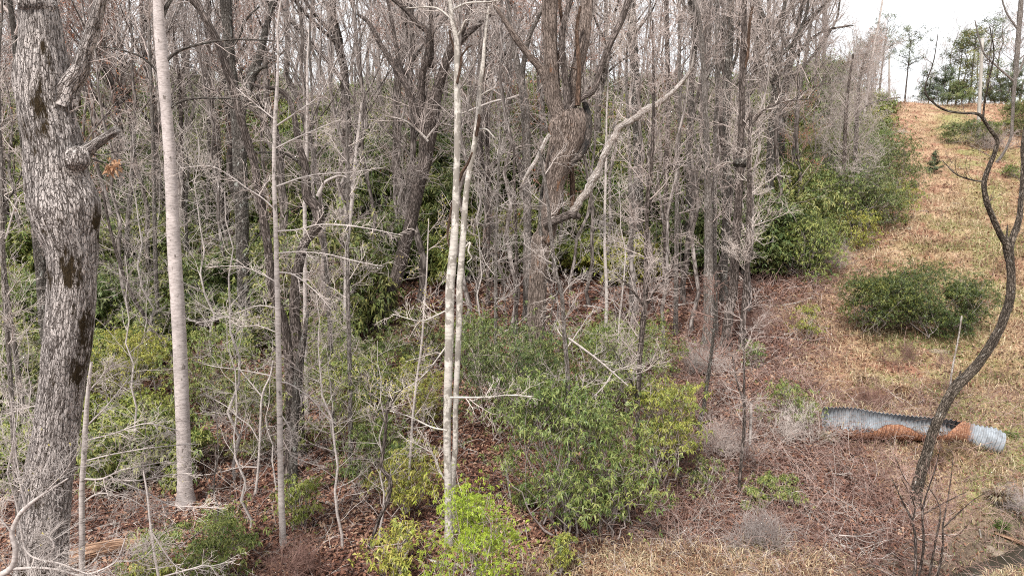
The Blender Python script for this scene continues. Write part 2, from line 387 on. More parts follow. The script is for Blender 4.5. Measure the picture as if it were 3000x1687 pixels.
def build_creek():
    m, t, b, o = newmat('creek_water')
    b.inputs['Base Color'].default_value = (.035, .03, .022, 1); b.inputs['Roughness'].default_value = .3; b.inputs['Specular IOR Level'].default_value = .15
    g = t.nodes.new('ShaderNodeNewGeometry'); bumpn(t, b, noisen(t, g.outputs['Position'], 7, 3), .25, .02)
    P = crom(np.stack([CRX, CRY, 0*CRX], 1), 80); T = nrm(np.gradient(P, axis=0)); S = np.stack([-T[:, 1], T[:, 0], 0*T[:, 0]], 1)
    z = np.minimum.accumulate(ground(P[:, 0], P[:, 1])+.09)
    z = np.interp(np.arange(80), np.arange(0, 80, 8), z[::8])
    cols = np.linspace(-.26, .26, 6)
    V = P[:, None]+S[:, None]*cols[None, :, None]; V[:, :, 2] = z[:, None]
    idx = np.arange(480).reshape(80, 6); Q = np.stack([idx[:-1, :-1], idx[:-1, 1:], idx[1:, 1:], idx[1:, :-1]], -1).reshape(-1, 4)
    tag(link('water', make_mesh('water', V.reshape(-1, 3), Q, m)), kind='structure')
build_creek()

# ------------------------------------------------------------------ loose leaves, straw, grass, brush
def leaf_quads(P, D, S, L, W, lift, rng_cols, sag=0.):
    """P base, D direction, S side, arrays (k,3); L, W (k,)"""
    k = len(P); U = np.array([0, 0, 1.])
    mid = P+D*(L*.5)[:, None]+U*lift[:, None]
    tip = P+D*L[:, None]-U*(sag*L)[:, None]
    V = np.stack([P, mid+S*(W*.5)[:, None], tip, mid-S*(W*.5)[:, None]], 1).reshape(-1, 3)
    return V, np.arange(k*4).reshape(k, 4), np.repeat(rng_cols, 4)
def frustum_pts(rng, n, y0, y1, pw=1.0):
    u = rng.random(n)
    y = (y0**(1-pw+1e-6)+u*(y1**(1-pw+1e-6)-y0**(1-pw+1e-6)))**(1/(1-pw+1e-6))
    x = (rng.random(n)*2-1)*(y*.80+2.5)
    return x, y
def scatter(name, mat, n, y0, y1, keep, size, wfac, elev, seed, lift=.01, sag=0., pw=.7, rb=0., label=None):
    rng = np.random.default_rng(seed); x, y = frustum_pts(rng, n, y0, y1, pw)
    k = rng.random(n) < keep(x, y); x, y = x[k], y[k]; n = len(x)
    z = ground(x, y); az = rng.random(n)*2*pi; el = np.clip(rng.normal(elev[0], elev[1], n), -.2, 1.5)
    D = np.stack([np.cos(az)*np.cos(el), np.sin(az)*np.cos(el), np.sin(el)], 1)
    rl = rng.normal(0, .35, n)
    S = np.stack([-np.sin(az)*np.cos(rl), np.cos(az)*np.cos(rl), np.sin(rl)], 1)
    L = size*(.55+.9*rng.random(n))*np.clip(y/16, .9, 2.6)**.7; W = L*wfac
    V, Q, r = leaf_quads(np.stack([x, y, z+.012+rng.random(n)*lift], 1), D, S, L, W, L*.12, np.clip(rng.random(n)*.9+rb*(fbm(x*.8, y*.8, 4.)-.5), 0, 1), sag)
    o = link(name, make_mesh(name, V, Q, mat, {'rnd': ('FLOAT', r)}, smooth=False)); tag(o, kind='stuff', label=label); return o
nocreek = lambda x, y: (creek_d(x, y) > .24)
straw_h = lambda x, y: sstep(2.2*(1-np.hypot((x-3.6)/4.2, (y-12.7)/1.9)+.5*(fbm(x*.9, y*.9, 71.)-.5)))
scatter('fallen_leaves', M['litter'], 520000, 7.5, 110, lambda x, y: nocreek(x, y)*(1-.72*clearing(x, y))*(1-.6*straw_h(x, y)), .095, .55, (.2, .35), 1, lift=.06, rb=1.0, label='brown fallen leaves covering the forest floor')
scatter('dry_grass', M['straw'], 560000, 8, 105, lambda x, y: nocreek(x, y)*np.clip(np.maximum(clearing(x, y)*(.55+.45*sstep((fbm(x*.7, y*.7, 8.)-.4)/.2)), straw_h(x, y)), 0, 1), .22, .055, (.45, .45), 2, lift=.04, sag=.25, rb=1.2, label='straw coloured dead grass over the open slope')
scatter('green_grass', M['grass'], 260000, 8, 80, lambda x, y: nocreek(x, y)*green_mask(x, y)*1.3, .15, .07, (.8, .3), 3, lift=.02, sag=.15, label='short green grass sprouting along the track')

# ------------------------------------------------------------------ trees that stand out, each with its own trunk line, limbs and twigs
TREE_G = {}
def traced(pts, Y, drift=0., n=None):
    """(px, py, width) points seen from the viewpoint, at depth Y drifting away by `drift` metres; returns points and radii"""
    pts = np.asarray(pts, float); m = len(pts)
    cum = np.concatenate([[0], np.cumsum(np.hypot(*np.diff(pts[:, :2], axis=0).T))]); cum /= max(cum[-1], 1e-6)
    Ys = Y+drift*cum
    P = np.array([N(p[0], p[1], y) for p, y in zip(pts, Ys)]); R = pts[:, 2]/2/FPX*Ys*.93
    A = crom(np.column_stack([P, R]), n or max(8, m*4)); A[:, 3] = np.clip(A[:, 3], .002, None)
    return A[:, :3], A[:, 3]
def to_ground(P, R, flare=.5, sink=.35):
    """P runs top to bottom: carry the trunk on down into the ground and flare it there"""
    b = P[-1]; T = nrm((P[-1]-P[-6])[None])[0]; T = nrm((T*np.array([.6, .6, 1]))[None])[0]
    if T[2] > -.3: T = np.array([0, 0, -1.])
    L = (b[2]-float(ground(b[0], b[1]))+sink)/(-T[2])
    if L > .05:
        k = max(3, int(L/.25)); t = np.linspace(0, L, k+1)[1:, None]
        P = np.vstack([P, b+T*t]); R = np.concatenate([R, R[-1]*(1+.02*t[:, 0])])
    h = P[:, 2]-ground(P[:, 0], P[:, 1])
    R = R*(1+flare*np.exp(-np.clip(h, 0, 9)/.28)*(R > .05))
    return P, R
def tree(name, label, cat, Y, mat, trunk, limbs=(), base=True, top=0., twigs=(7, .9, 6, .4), tmat='twig_grey', tb=0, tbl=1.6, tba=1.0, tbt=(.1, .7), up=.06, flat=0.,
         sides=12, rough=.12, tw_r=.006, disp=None, seed=None, group=None, flare=.5, lmat=None, stubs=0, nres=None, cap=False, wig=.16, pieces=()):
    rng = np.random.default_rng(seed if seed is not None else abs(hash_s(label)) % 99991)
    if Y is None: Y = hit(trunk[-1][0], trunk[-1][1])[1]
    P, R = traced(trunk, Y, 0, nres)
    if base: P, R = to_ground(P, R, flare)
    par = []; owners = []
    if top:
        d = nrm((P[0]-P[3])[None])[0]; k = max(4, int(top/.5)); e = [P[0]]
        for q in range(k): d = nrm((d+np.array([0, 0, .06])+rng.normal(0, .05, 3))[None])[0]; e.append(e[-1]+d*top/k)
        E = np.array(e[1:])[::-1]; P = np.vstack([E, P]); R = np.concatenate([np.linspace(.3, .95, k)*R[0], R])
        EP = crom(P[:k+1][::-1], 10)[None]; ER = np.linspace(R[k], R[0], 10)[None]
        A, B = grow(rng, EP, ER, 6, top*.75, .5, .75, .09, .14, 8, .1, .95, rmax=.06); par.append((A, B)); owners.append(None)
    origin = P[-1].copy(); origin[2] = float(ground(P[-1, 0], P[-1, 1]))
    t = Tubes(); t.add(P[::-1], R[::-1], sides, rough, cap=cap, disp=disp)
    if stubs:
        A, B = grow(rng, P[::-1][None], R[::-1][None], stubs, .22, .3, 1.3, 0, .1, 4, .2, .9, rmax=.02, rend=.8); t.add(A, B, 5)
    root = tag(empty(name, origin), label, cat, group)
    link('trunk', t.mesh('trunk', M[mat], origin), root)
    for i, l in enumerate(limbs):
        kw = {}
        if isinstance(l, dict): kw = l; l = kw['p']
        dr = kw.get('d', None)
        if dr is None: dr = (rng.random()*2-1)*.25*np.hypot(l[-1][0]-l[0][0], l[-1][1]-l[0][1])/FPX*Y
        A, B = traced(l, Y+kw.get('y', 0), dr)
        lt = Tubes(); 
        if kw.get('r'): A = A+rng.normal(0, 1, A.shape)*B[:, None]*.10
        lt.add(A, B, 10 if B[0] > .03 else 5, kw.get('r', rough), cap=kw.get('cap', False))
        if kw.get('stubs'):
            a2, b2 = grow(rng, A[None], B[None], kw['stubs'], .45, .4, .9, 0, .15, 5, .1, .95, rmax=.025, rend=.5); lt.add(a2, b2, 4)
        lo_ = link('limb', lt.mesh('limb', M[kw.get('m', lmat or mat)], origin), root)
        if not kw.get('bare'): par.append((crom(A, 10)[None], np.interp(np.linspace(0, 1, 10), np.linspace(0, 1, len(B)), B)[None])); owners.append(lo_)
    def spray(A, B, tw):
        A = A[:, np.linspace(0, A.shape[1]-1, 10).astype(int)]; B = B[:, np.linspace(0, B.shape[1]-1, 10).astype(int)]
        n1, l1, n2, l2 = twigs; r_ = tw_r*1.25
        A1, B1 = grow(rng, A, B, n1, l1, .5, .85, up, wig, 7, .12, .98, flat=flat, rmax=r_*1.9, rmin=r_*.9); tw.add(A1, B1, 4)
        A2, B2 = grow(rng, A1, B1, n2, l2, .7, .8, up, wig, 5, .12, .98, flat=flat, rmax=r_, rmin=r_*.65, rend=.5); tw.add(A2, B2, 3)
        A3, B3 = grow(rng, A2, B2, 2, l2*.5, .8, .8, up, wig, 3, .3, .95, flat=flat, rmax=r_*.8, rmin=r_*.55, rend=.5); tw.add(A3, B3, 3)
    tw = Tubes()
    if tb:
        n = 16; PP = crom(P[::-1], n)[None]; RR = np.interp(np.linspace(0, 1, n), np.linspace(0, 1, len(R)), R[::-1])[None]
        A, B = grow(rng, PP, RR, tb, tbl, .45, tba, up*.8, wig*.6, 9, tbt[0], tbt[1], flat=flat, rmax=.016, rmin=.007, shrink=.3)
        tw.add(A, B, 4)
        if twigs: spray(A, B, tw)
    if top and par: tw.add(par[0][0], par[0][1], 5)
    for q, (A, B) in enumerate(par):
        if not twigs: break
        if owners[q] is None: spray(A, B, tw)
        else:
            t2 = Tubes(); spray(A, B, t2); link('twigs', t2.mesh('twigs', M[tmat], origin), owners[q])
    if tw.n: link('twigs', tw.mesh('twigs', M[tmat], origin), root)
    return root, P, R, Y, origin, rng
def hash_s(s):
    h = 7
    for c in s: h = (h*31+ord(c)) % 1000003
    return h
def crom3(A, n): return A[:, np.linspace(0, A.shape[1]-1, n).astype(int)]
def B_re(B, n): return B[:, np.linspace(0, B.shape[1]-1, n).astype(int)]

# the big oak close to the viewpoint on the left
rows = [(-60, 55, 150), (0, 62, 160), (59, 64, 172), (117, 62, 181), (176, 55, 194), (235, 53, 203), (293, 55, 204), (352, 65, 215), (410, 76, 233), (470, 79, 243), (528, 79, 258), (586, 85, 282), (616, 91, 290), (674, 111, 287), (733, 138, 285), (792, 145, 281), (850, 143, 279), (895, 140, 276), (954, 135, 272), (1013, 130, 266), (1072, 123, 257), (1130, 116, 248), (1189, 106, 239), (1247, 99, 232), (1306, 88, 226), (1365, 76, 218), (1423, 64, 211), (1541, 53, 205), (1687, 41, 196), (1800, 28, 190)]
oak = tree('oak_tree', 'massive old oak with deeply furrowed bark, dark moss and a broken limb stub', 'tree', 9.8, 'oak',
  [((l+r)/2, y, r-l) for y, l, r in rows],
  [dict(p=[(190, 300, 90), (205, 250, 64), (235, 205, 52), (252, 147, 43), (276, 76, 37), (295, 0, 33), (315, -70, 28), (330, -160, 22)], d=-.4),
   dict(p=[(195, 480, 95), (228, 463, 56), (264, 434, 38), (305, 405, 29), (342, 380, 27)], cap=True, d=-.25, bare=True),
   dict(p=[(100, 330, 44), (66, 290, 40), (58, 235, 44), (60, 190, 40), (66, 150, 22), (72, 138, 8)], d=-.1, bare=True),
   dict(p=[(235, 455, 14), (222, 400, 6), (205, 350, 5), (200, 300, 3)]), dict(p=[(240, 445, 10), (262, 400, 5), (300, 350, 4), (340, 300, 3)]),
   dict(p=[(245, 450, 8), (300, 455, 4), (370, 440, 3), (430, 460, 2)]), dict(p=[(240, 455, 8), (280, 470, 4), (340, 485, 3), (400, 480, 2)])],
  twigs=(5, .55, 4, .25), sides=150, rough=.05, disp=(.018, 15, 7), nres=560, tmat='twig_grey', top=5, tw_r=.004, flare=.25, cap=False)
# burl collar and moss knob on the oak
def burl(parent, origin, c, r, mat, seed, name='burl'):
    u = np.linspace(0, pi, 14); v = np.linspace(0, 2*pi, 21)[:-1]
    U, V_ = np.meshgrid(u, v, indexing='ij'); D = np.stack([np.sin(U)*np.cos(V_), np.sin(U)*np.sin(V_), np.cos(U)], -1)
    q = 1+.7*(fbm(D[..., 0]*2+seed, D[..., 1]*2, D[..., 2]*2, 3)-.5)
    V = c+D*q[..., None]*np.array(r); idx = np.arange(14*20).reshape(14, 20)
    Q = np.stack([idx[:-1], np.roll(idx[:-1], -1, 1), np.roll(idx[1:], -1, 1), idx[1:]], -1).reshape(-1, 4)
    V = V.reshape(-1, 3)
    link(name, make_mesh(name, V-origin, Q, M[mat], {'bc': ('FLOAT_VECTOR', V*.8)}), parent)
burl(oak[0], oak[4], N(106, 18, 9.75), (.245, .235, .17), 'oak', 3)
burl(oak[0], oak[4], N(225, 462, 9.6), (.17, .15, .16), 'oak', 8)
burl(oak[0], oak[4], N(225, 620, 9.75), (.22, .2, .45), 'oak', 12, 'swelling')

tree('poplar_tree', 'straight pale smooth-barked trunk right of the mossy old oak', 'tree', None, 'poplar',
  [(462, -30, 27), (463, 0, 28), (468, 88, 32), (475, 176, 35), (485, 293, 33), (494, 410, 33), (501, 528, 35), (506, 645, 38), (512, 762, 41), (517, 837, 41), (524, 954, 42), (529, 1071, 43), (534, 1189, 43), (538, 1306, 44), (542, 1423, 45), (545, 1480, 48)],
  [dict(p=[(465, 95, 22), (475, 53, 14), (496, 6, 12), (520, -25, 10), (560, -60, 8)], m='dark'),
   dict(p=[(480, 195, 14), (487, 182, 10), (504, 164, 9), (545, 141, 8), (622, 123, 7), (680, 117, 6), (762, 118, 5), (833, 124, 3)], m='dark'),
   dict(p=[(475, 222, 10), (469, 220, 9), (434, 182, 7), (399, 161, 6), (352, 147, 5), (282, 135, 3)], m='dark'),
   dict(p=[(494, 322, 10), (504, 314, 8), (528, 299, 7), (575, 289, 7), (639, 289, 6), (704, 293, 5), (757, 317, 4), (803, 352, 3)], m='dark')],
  twigs=(4, .7, 3, .35), sides=28, rough=.05, top=5, tmat='twig_grey', tw_r=.005)
tree('tree', 'slender mottled trunk leaning left at its top beside the dark straight trunk', 'tree', None, 'brown',
  [(540, -20, 14), (572, 0, 18), (592, 41, 20), (622, 94, 23), (645, 141, 24), (669, 217, 25), (686, 264, 26), (701, 328, 26), (713, 375, 24), (727, 422, 24), (745, 481, 24), (757, 557, 26), (768, 616, 26), (780, 692, 26), (789, 762, 26), (798, 850, 27), (820, 905, 27), (835, 960, 28), (845, 1040, 30), (852, 1190, 32), (852, 1290, 34), (850, 1395, 40)],
  [dict(p=[(592, 41, 12), (560, 5, 11), (530, -8, 9), (500, -10, 8)]), dict(p=[(701, 328, 9), (660, 300, 6), (640, 270, 5), (610, 262, 4)])],
  twigs=(5, .8, 4, .4), tb=9, tbl=1.1, sides=16, stubs=3, tmat='twig_grey')
tree('tree', 'dark straight trunk with a stout fork to the right, among shrubs', 'tree', None, 'dark',
  [(660, -20, 38), (662, 0, 36), (665, 59, 30), (671, 147, 30), (680, 235, 32), (689, 305, 34), (698, 381, 40), (704, 498, 43), (707, 586, 41), (710, 704, 38), (713, 850, 38), (718, 925, 37), (719, 1040, 38)],
  [dict(p=[(702, 400, 34), (704, 352, 28), (712, 305, 28), (730, 246, 30), (745, 205, 30), (762, 158, 22), (774, 106, 20), (789, 47, 16), (803, -10, 14)]),
   dict(p=[(745, 215, 20), (765, 200, 12), (782, 196, 10)], cap=True, bare=True), dict(p=[(671, 147, 12), (700, 110, 8), (720, 60, 7), (760, 20, 5)])],
  twigs=(8, 1.4, 5, .6), tb=5, tbl=1.5, tbt=(.45, .8), sides=20, top=6, tw_r=.008)
fs = tree('sapling', 'thin pale sapling in front with long level side branches', 'sapling', None, 'palebark',
  [(828, -40, 4), (815, 60, 6), (812, 100, 6), (815, 147, 7), (813, 235, 9), (806, 352, 12), (803, 440, 12), (804, 557, 13), (808, 674, 14), (811, 800, 16), (813, 860, 17), (815, 984, 17), (818, 1130, 18), (821, 1306, 19), (824, 1453, 20), (830, 1600, 22)],
  [dict(p=[(806, 372, 6), (880, 322, 5), (938, 276, 4), (985, 176, 3)]), dict(p=[(806, 436, 6), (868, 405, 5), (938, 375, 4), (1000, 350, 3)]),
   dict(p=[(810, 547, 6), (880, 522, 5), (935, 511, 4), (1030, 505, 3), (1130, 490, 2)]), dict(p=[(812, 678, 6), (880, 672, 5), (938, 658, 4), (1050, 665, 4), (1180, 690, 2)]),
   dict(p=[(803, 612, 6), (768, 580, 5), (722, 551, 5), (674, 516, 4), (616, 487, 3), (528, 493, 2)]), dict(p=[(806, 352, 5), (733, 293, 4), (692, 258, 3)]),
   dict(p=[(815, 742, 6), (880, 738, 5), (960, 745, 4), (1040, 765, 4), (1120, 780, 2)]), dict(p=[(811, 797, 6), (860, 805, 5), (920, 850, 4), (970, 905, 2)]),
   dict(p=[(813, 902, 5), (751, 896, 4), (674, 925, 3), (575, 946, 2)]), dict(p=[(813, 975, 5), (757, 954, 4), (698, 954, 3), (651, 907, 2)]),
   dict(p=[(818, 1118, 6), (850, 1125, 5), (909, 1165, 4), (950, 1212, 3), (985, 1242, 2)]), dict(p=[(820, 1209, 6), (845, 1248, 5), (856, 1300, 5), (850, 1330, 4), (915, 1359, 3), (950, 1365, 2)]),
   dict(p=[(812, 828, 5), (760, 800, 4), (700, 780, 3), (600, 783, 2)])],
  twigs=(12, .55, 6, .26), tmat='twig_pale', sides=14, rough=.04, tw_r=.0040, flat=.35, up=.02, lmat='palebark', flare=.15)
tree('sapling', 'small forked pale sapling left of the thin front sapling', 'sapling', None, 'palebark',
  [(800, 1055, 5), (792, 1101, 6), (768, 1160, 7), (762, 1277, 8), (757, 1365, 8), (748, 1453, 10)],
  [dict(p=[(766, 1160, 5), (738, 1125, 4), (704, 1083, 4), (698, 1060, 3)]), dict(p=[(757, 1290, 5), (733, 1248, 4), (698, 1222, 4), (662, 1189, 3), (610, 1160, 2)]),
   dict(p=[(757, 1368, 5), (704, 1368, 4), (634, 1385, 3), (563, 1394, 2)]), dict(p=[(795, 1100, 5), (704, 1083, 3), (622, 1072, 3), (563, 1054, 2)])],
  twigs=(6, .4, 4, .2), tmat='twig_pale', sides=8, tw_r=.004, flat=.3)
tree('tree', 'crooked trunk with a dark elbow burl behind the thin sapling', 'tree', 18.5, 'brown',
  [(740, 245, 8), (757, 255, 9), (809, 261, 13), (839, 281, 15), (856, 311, 17), (868, 381, 19), (880, 440, 20), (895, 487, 24), (897, 540, 26), (900, 580, 30), (925, 605, 34), (934, 640, 32), (920, 675, 32), (897, 704, 30), (880, 751, 30), (868, 821, 32), (862, 900, 33), (868, 980, 34), (870, 1066, 36)],
  [dict(p=[(890, 490, 14), (868, 470, 10), (832, 448, 9), (790, 447, 7), (748, 447, 6)], m='dark'), dict(p=[(932, 575, 16), (945, 545, 10), (962, 528, 9), (1000, 515, 6), (1030, 530, 4)], m='palebark')],
  twigs=(7, 1.0, 5, .45), tb=6, tbl=1.2, tbt=(.3, .95), sides=18, rough=.22)
tree('tree', 'slim mottled trunk rising straight behind the crooked elbow trunk', 'tree', 20, 'grey',
  [(912, 240, 7), (915, 340, 10), (909, 410, 13), (918, 450, 16), (924, 498, 17), (938, 575, 15), (950, 704, 15), (962, 850, 14), (965, 930, 14)],
  [dict(p=[(918, 455, 10), (905, 400, 8), (915, 350, 6), (940, 290, 5)]), dict(p=[(920, 470, 9), (950, 430, 6), (985, 400, 5), (1000, 330, 3)])], tb=8, tbl=1.4, sides=12, top=4)
tree('tree', 'pale narrow pole-like trunk left of the crooked elbow trunk', 'tree', 21, 'palebark',
  [(900, 330, 8), (898, 480, 11), (893, 590, 12), (894, 850, 12), (894, 950, 12)], tb=8, tbl=1.2, sides=10, top=4)
tree('tree', 'broad trunk leaning right that fans into many dark limbs', 'tree', 27.5, 'brown',
  [(1272, 270, 44), (1264, 328, 58), (1252, 410, 49), (1243, 481, 42), (1223, 557, 41), (1205, 645, 39), (1182, 733, 40), (1158, 821, 40), (1130, 880, 44), (1110, 965, 48)],
  [dict(p=[(1252, 410, 34), (1225, 350, 28), (1217, 328, 26), (1188, 246, 20), (1158, 199, 19), (1117, 135, 16), (1082, 70, 12), (1047, 41, 8)]),
   dict(p=[(1240, 380, 24), (1223, 328, 18), (1176, 217, 14), (1158, 117, 12), (1141, 29, 9), (1126, -30, 8)]),
   dict(p=[(1245, 340, 30), (1235, 322, 28), (1235, 235, 24), (1252, 164, 21), (1255, 100, 18), (1223, 70, 16), (1188, 29, 14), (1147, -5, 12)]),
   dict(p=[(1272, 300, 36), (1280, 260, 30), (1293, 223, 26), (1317, 147, 22), (1364, 70, 18), (1381, -20, 15)]),
   dict(p=[(1280, 293, 26), (1310, 180, 22), (1352, 117, 20), (1410, 64, 17), (1446, 35, 12)]), dict(p=[(1262, 200, 16), (1265, 100, 14), (1262, 0, 12), (1268, -60, 9)]),
   dict(p=[(1255, 415, 9), (1249, 408, 8), (1223, 381, 7), (1194, 358, 6), (1158, 346, 5), (1123, 340, 3)], m='deadwood', y=-1), dict(p=[(1249, 408, 8), (1270, 381, 7), (1293, 364, 7), (1325, 370, 5)], m='deadwood', y=-1)],
  twigs=(10, 1.7, 6, .7), tb=5, tbl=1.4, tbt=(.3, .9), sides=22, tw_r=.009)
tree('tree', 'nearer of the twin white-barked trunks at the middle, grey patches on it', 'tree', 14, 'white',
  [(1312, -40, 12), (1317, 0, 13), (1325, 59, 15), (1337, 117, 16), (1339, 205, 18), (1340, 293, 20), (1340, 410, 20), (1337, 528, 21), (1333, 645, 23), (1328, 733, 26), (1320, 821, 29), (1317, 880, 29), (1317, 954, 29), (1314, 1072, 27), (1311, 1189, 26), (1310, 1306, 25), (1313, 1424, 25), (1316, 1600, 26)],
  [dict(p=[(1337, 200, 8), (1332, 150, 7), (1320, 110, 6), (1316, 88, 4)], m='rotten', bare=True), dict(p=[(1339, 245, 9), (1350, 190, 7), (1352, 165, 6), (1368, 143, 6), (1382, 133, 4)], m='rotten', bare=True, y=-.1),
   dict(p=[(1337, 110, 7), (1350, 90, 6), (1365, 60, 5), (1390, 64, 3)], m='white'), dict(p=[(1325, 60, 8), (1290, 30, 6), (1258, 22, 5), (1190, 25, 4)]),
   dict(p=[(1325, 30, 8), (1370, 10, 6), (1440, 6, 5), (1500, -10, 4)]), dict(p=[(1318, 1164, 8), (1428, 1163, 6), (1481, 1157, 5), (1563, 1161, 3)], m='white', y=-.3),
   dict(p=[(1316, 905, 7), (1275, 925, 5), (1230, 940, 4), (1150, 920, 3)], m='white'), dict(p=[(1310, 1260, 6), (1263, 1250, 6), (1200, 1220, 5), (1130, 1200, 3)], m='white', y=-.3), dict(p=[(1309, 1415, 6), (1290, 1380, 5), (1268, 1330, 4), (1200, 1290, 3)], m='white'),
   dict(p=[(1318, 1000, 6), (1250, 1090, 5), (1200, 1130, 4), (1130, 1160, 3)], m='white')],
  twigs=(9, .7, 6, .3), tmat='twig_pale', sides=24, rough=.05, top=4, tw_r=.005)
tree('tree', 'further of the twin white-barked trunks at the middle, leaning right', 'tree', 14.9, 'white',
  [(1432, 20, 6), (1422, 100, 9), (1416, 176, 12), (1405, 264, 14), (1399, 352, 15), (1387, 440, 16), (1375, 498, 17), (1364, 586, 18), (1358, 674, 19), (1352, 762, 20), (1346, 840, 20), (1346, 913, 20), (1340, 1072, 18), (1335, 1189, 18), (1334, 1306, 18), (1328, 1394, 18), (1325, 1600, 20)],
  [dict(p=[(1395, 400, 10), (1403, 350, 12), (1399, 320, 12), (1408, 260, 9), (1420, 200, 6)], m='rotten', bare=True, y=-.1), dict(p=[(1384, 446, 6), (1370, 480, 9), (1352, 510, 11), (1334, 563, 11), (1326, 600, 9), (1320, 633, 10), (1311, 686, 7), (1317, 727, 4)], m='rotten', bare=True, y=-.9, d=0),
   dict(p=[(1400, 380, 7), (1425, 380, 6), (1440, 395, 5), (1450, 405, 3)], bare=True), dict(p=[(1362, 725, 7), (1378, 710, 6), (1372, 735, 6), (1382, 755, 5), (1368, 770, 3)], bare=True), dict(p=[(1410, 280, 6), (1428, 268, 5), (1445, 262, 3)])],
  twigs=(5, .5, 4, .25), tmat='twig_pale', sides=20, rough=.06)
tree('tree', 'tall grey trunk forking high, just left of the shattered many-stemmed tree', 'tree', 28.5, 'grey',
  [(1485, 0, 12), (1499, 88, 15), (1516, 194, 20), (1534, 276, 24), (1540, 352, 26), (1543, 470, 26), (1545, 586, 26), (1545, 704, 25), (1545, 830, 27)],
  [dict(p=[(1530, 260, 20), (1532, 200, 16), (1551, 106, 14), (1587, 29, 12), (1600, -40, 10)]), dict(p=[(1520, 280, 8), (1490, 290, 7), (1440, 300, 6), (1352, 334, 5)], m='palebark')],
  twigs=(8, 1.5, 5, .6), tb=9, tbl=1.6, tbt=(.3, .95), sides=16, top=6, tw_r=.008)
tree('tree', 'big shattered shaggy tree with many torn stems and a long broken limb', 'tree', 22.5, 'shag',
  [(1660, 325, 96), (1663, 350, 106), (1662, 372, 110), (1656, 410, 104), (1647, 450, 94), (1638, 485, 80), (1628, 521, 66), (1620, 577, 58), (1609, 633, 58), (1596, 690, 62), (1583, 704, 58), (1582, 762, 57), (1574, 840, 58), (1570, 954, 56), (1564, 1072, 52), (1561, 1130, 54)],
  [dict(p=[(1640, 400, 60), (1640, 345, 56), (1622, 293, 48), (1616, 205, 44), (1612, 117, 44), (1610, 29, 50), (1612, -40, 52)], stubs=5),
   dict(p=[(1655, 380, 40), (1663, 322, 26), (1657, 235, 21), (1645, 117, 20), (1663, 29, 18), (1684, -30, 16)], stubs=4, y=-.25, m='brown', d=0),
   dict(p=[(1665, 380, 44), (1675, 322, 32), (1683, 235, 36), (1704, 147, 39), (1716, 59, 38), (1721, -40, 38)], stubs=5, y=.15),
   dict(p=[(1655, 360, 26), (1669, 322, 20), (1704, 287, 18), (1739, 264, 19), (1768, 176, 20), (1798, 106, 20), (1821, 59, 20), (1848, -20, 21)], m='brown', y=-.4),
   dict(p=[(1666, 470, 46), (1700, 450, 32), (1716, 420, 28), (1722, 381, 26), (1722, 340, 24), (1712, 300, 16)], m='char', cap=True, bare=True, y=-.15),
   dict(p=[(1615, 300, 34), (1599, 240, 26), (1581, 199, 24), (1545, 158, 20), (1510, 111, 20), (1481, 64, 16), (1446, 12, 12), (1425, -20, 9)], m='shag'),
   dict(p=[(1612, 395, 16), (1600, 410, 14), (1575, 463, 15), (1545, 510, 11), (1526, 548, 4)], m='deadwood', bare=True, y=-.6),
   dict(p=[(1600, 655, 34), (1625, 648, 28), (1645, 638, 25), (1668, 628, 26), (1685, 632, 22), (1702, 636, 14)], m='brown', r=.35, cap=True, bare=True, y=-.3, d=-.2),
   dict(p=[(1605, 648, 24), (1640, 640, 23), (1672, 626, 23), (1686, 609, 24), (1709, 577, 24), (1735, 526, 24), (1746, 512, 29), (1753, 500, 21), (1768, 458, 22), (1788, 419, 21), (1803, 399, 22), (1812, 375, 19), (1848, 354, 20), (1895, 321, 21), (1923, 307, 20), (1960, 279, 15), (1997, 242, 13), (2025, 200, 9), (2034, 150, 4)], m='deadwood', y=-.3, d=-1.0, stubs=7, bare=True, r=.2),
   dict(p=[(1678, 615, 20), (1677, 560, 18), (1675, 469, 15), (1680, 352, 14), (1676, 300, 10)], m='rotten', bare=True, y=.3, cap=True),
   dict(p=[(1640, 330, 20), (1632, 200, 13), (1650, 100, 12), (1640, 10, 10), (1650, -60, 9)], m='rotten', y=.3), dict(p=[(1692, 310, 18), (1696, 200, 14), (1690, 90, 12), (1700, 20, 8)], m='rotten', y=-.3, bare=True, stubs=4),
   dict(p=[(1590, 690, 26), (1584, 640, 18), (1588, 560, 11), (1600, 500, 6)], m='dark', bare=True, y=-.2)],
  twigs=(3, .9, 3, .4), sides=40, rough=.15, disp=(.035, 9, 8), nres=160, tw_r=.007)
tree('tree', 'slim grey trunk standing in front of the shattered shaggy tree', 'tree', None, 'grey',
  [(1580, 440, 6), (1592, 504, 9), (1604, 586, 11), (1613, 674, 12), (1622, 762, 13), (1633, 821, 14), (1645, 860, 13), (1654, 984, 14), (1663, 1101, 15), (1666, 1248, 16), (1668, 1520, 17)],
  [dict(p=[(1640, 840, 6), (1625, 880, 5), (1612, 930, 4)]), dict(p=[(1665, 990, 8), (1700, 1015, 8), (1760, 1060, 7), (1800, 1095, 6), (1840, 1130, 4)], m='palebark', y=-.4), dict(p=[(1793, 1093, 5), (1770, 1130, 4), (1735, 1165, 3)], m='palebark', y=-.4), dict(p=[(1793, 1093, 5), (1815, 1080, 4), (1850, 1070, 3)], m='palebark', y=-.4)],
  twigs=(6, .6, 4, .3), tb=14, tbl=1.0, tbt=(.25, .95), tmat='twig_pale', sides=12, tw_r=.005)
tree('tree', 'thin straight pale trunk in the open wood right of the shattered tree', 'tree', 23, 'palebark',
  [(1782, 200, 4), (1777, 352, 6), (1774, 528, 8), (1771, 704, 9), (1777, 850, 11), (1774, 990, 12)], tb=16, tbl=1.6, tbt=(.25, .95), tmat='twig_pale', sides=10, twigs=(6, .6, 4, .3))
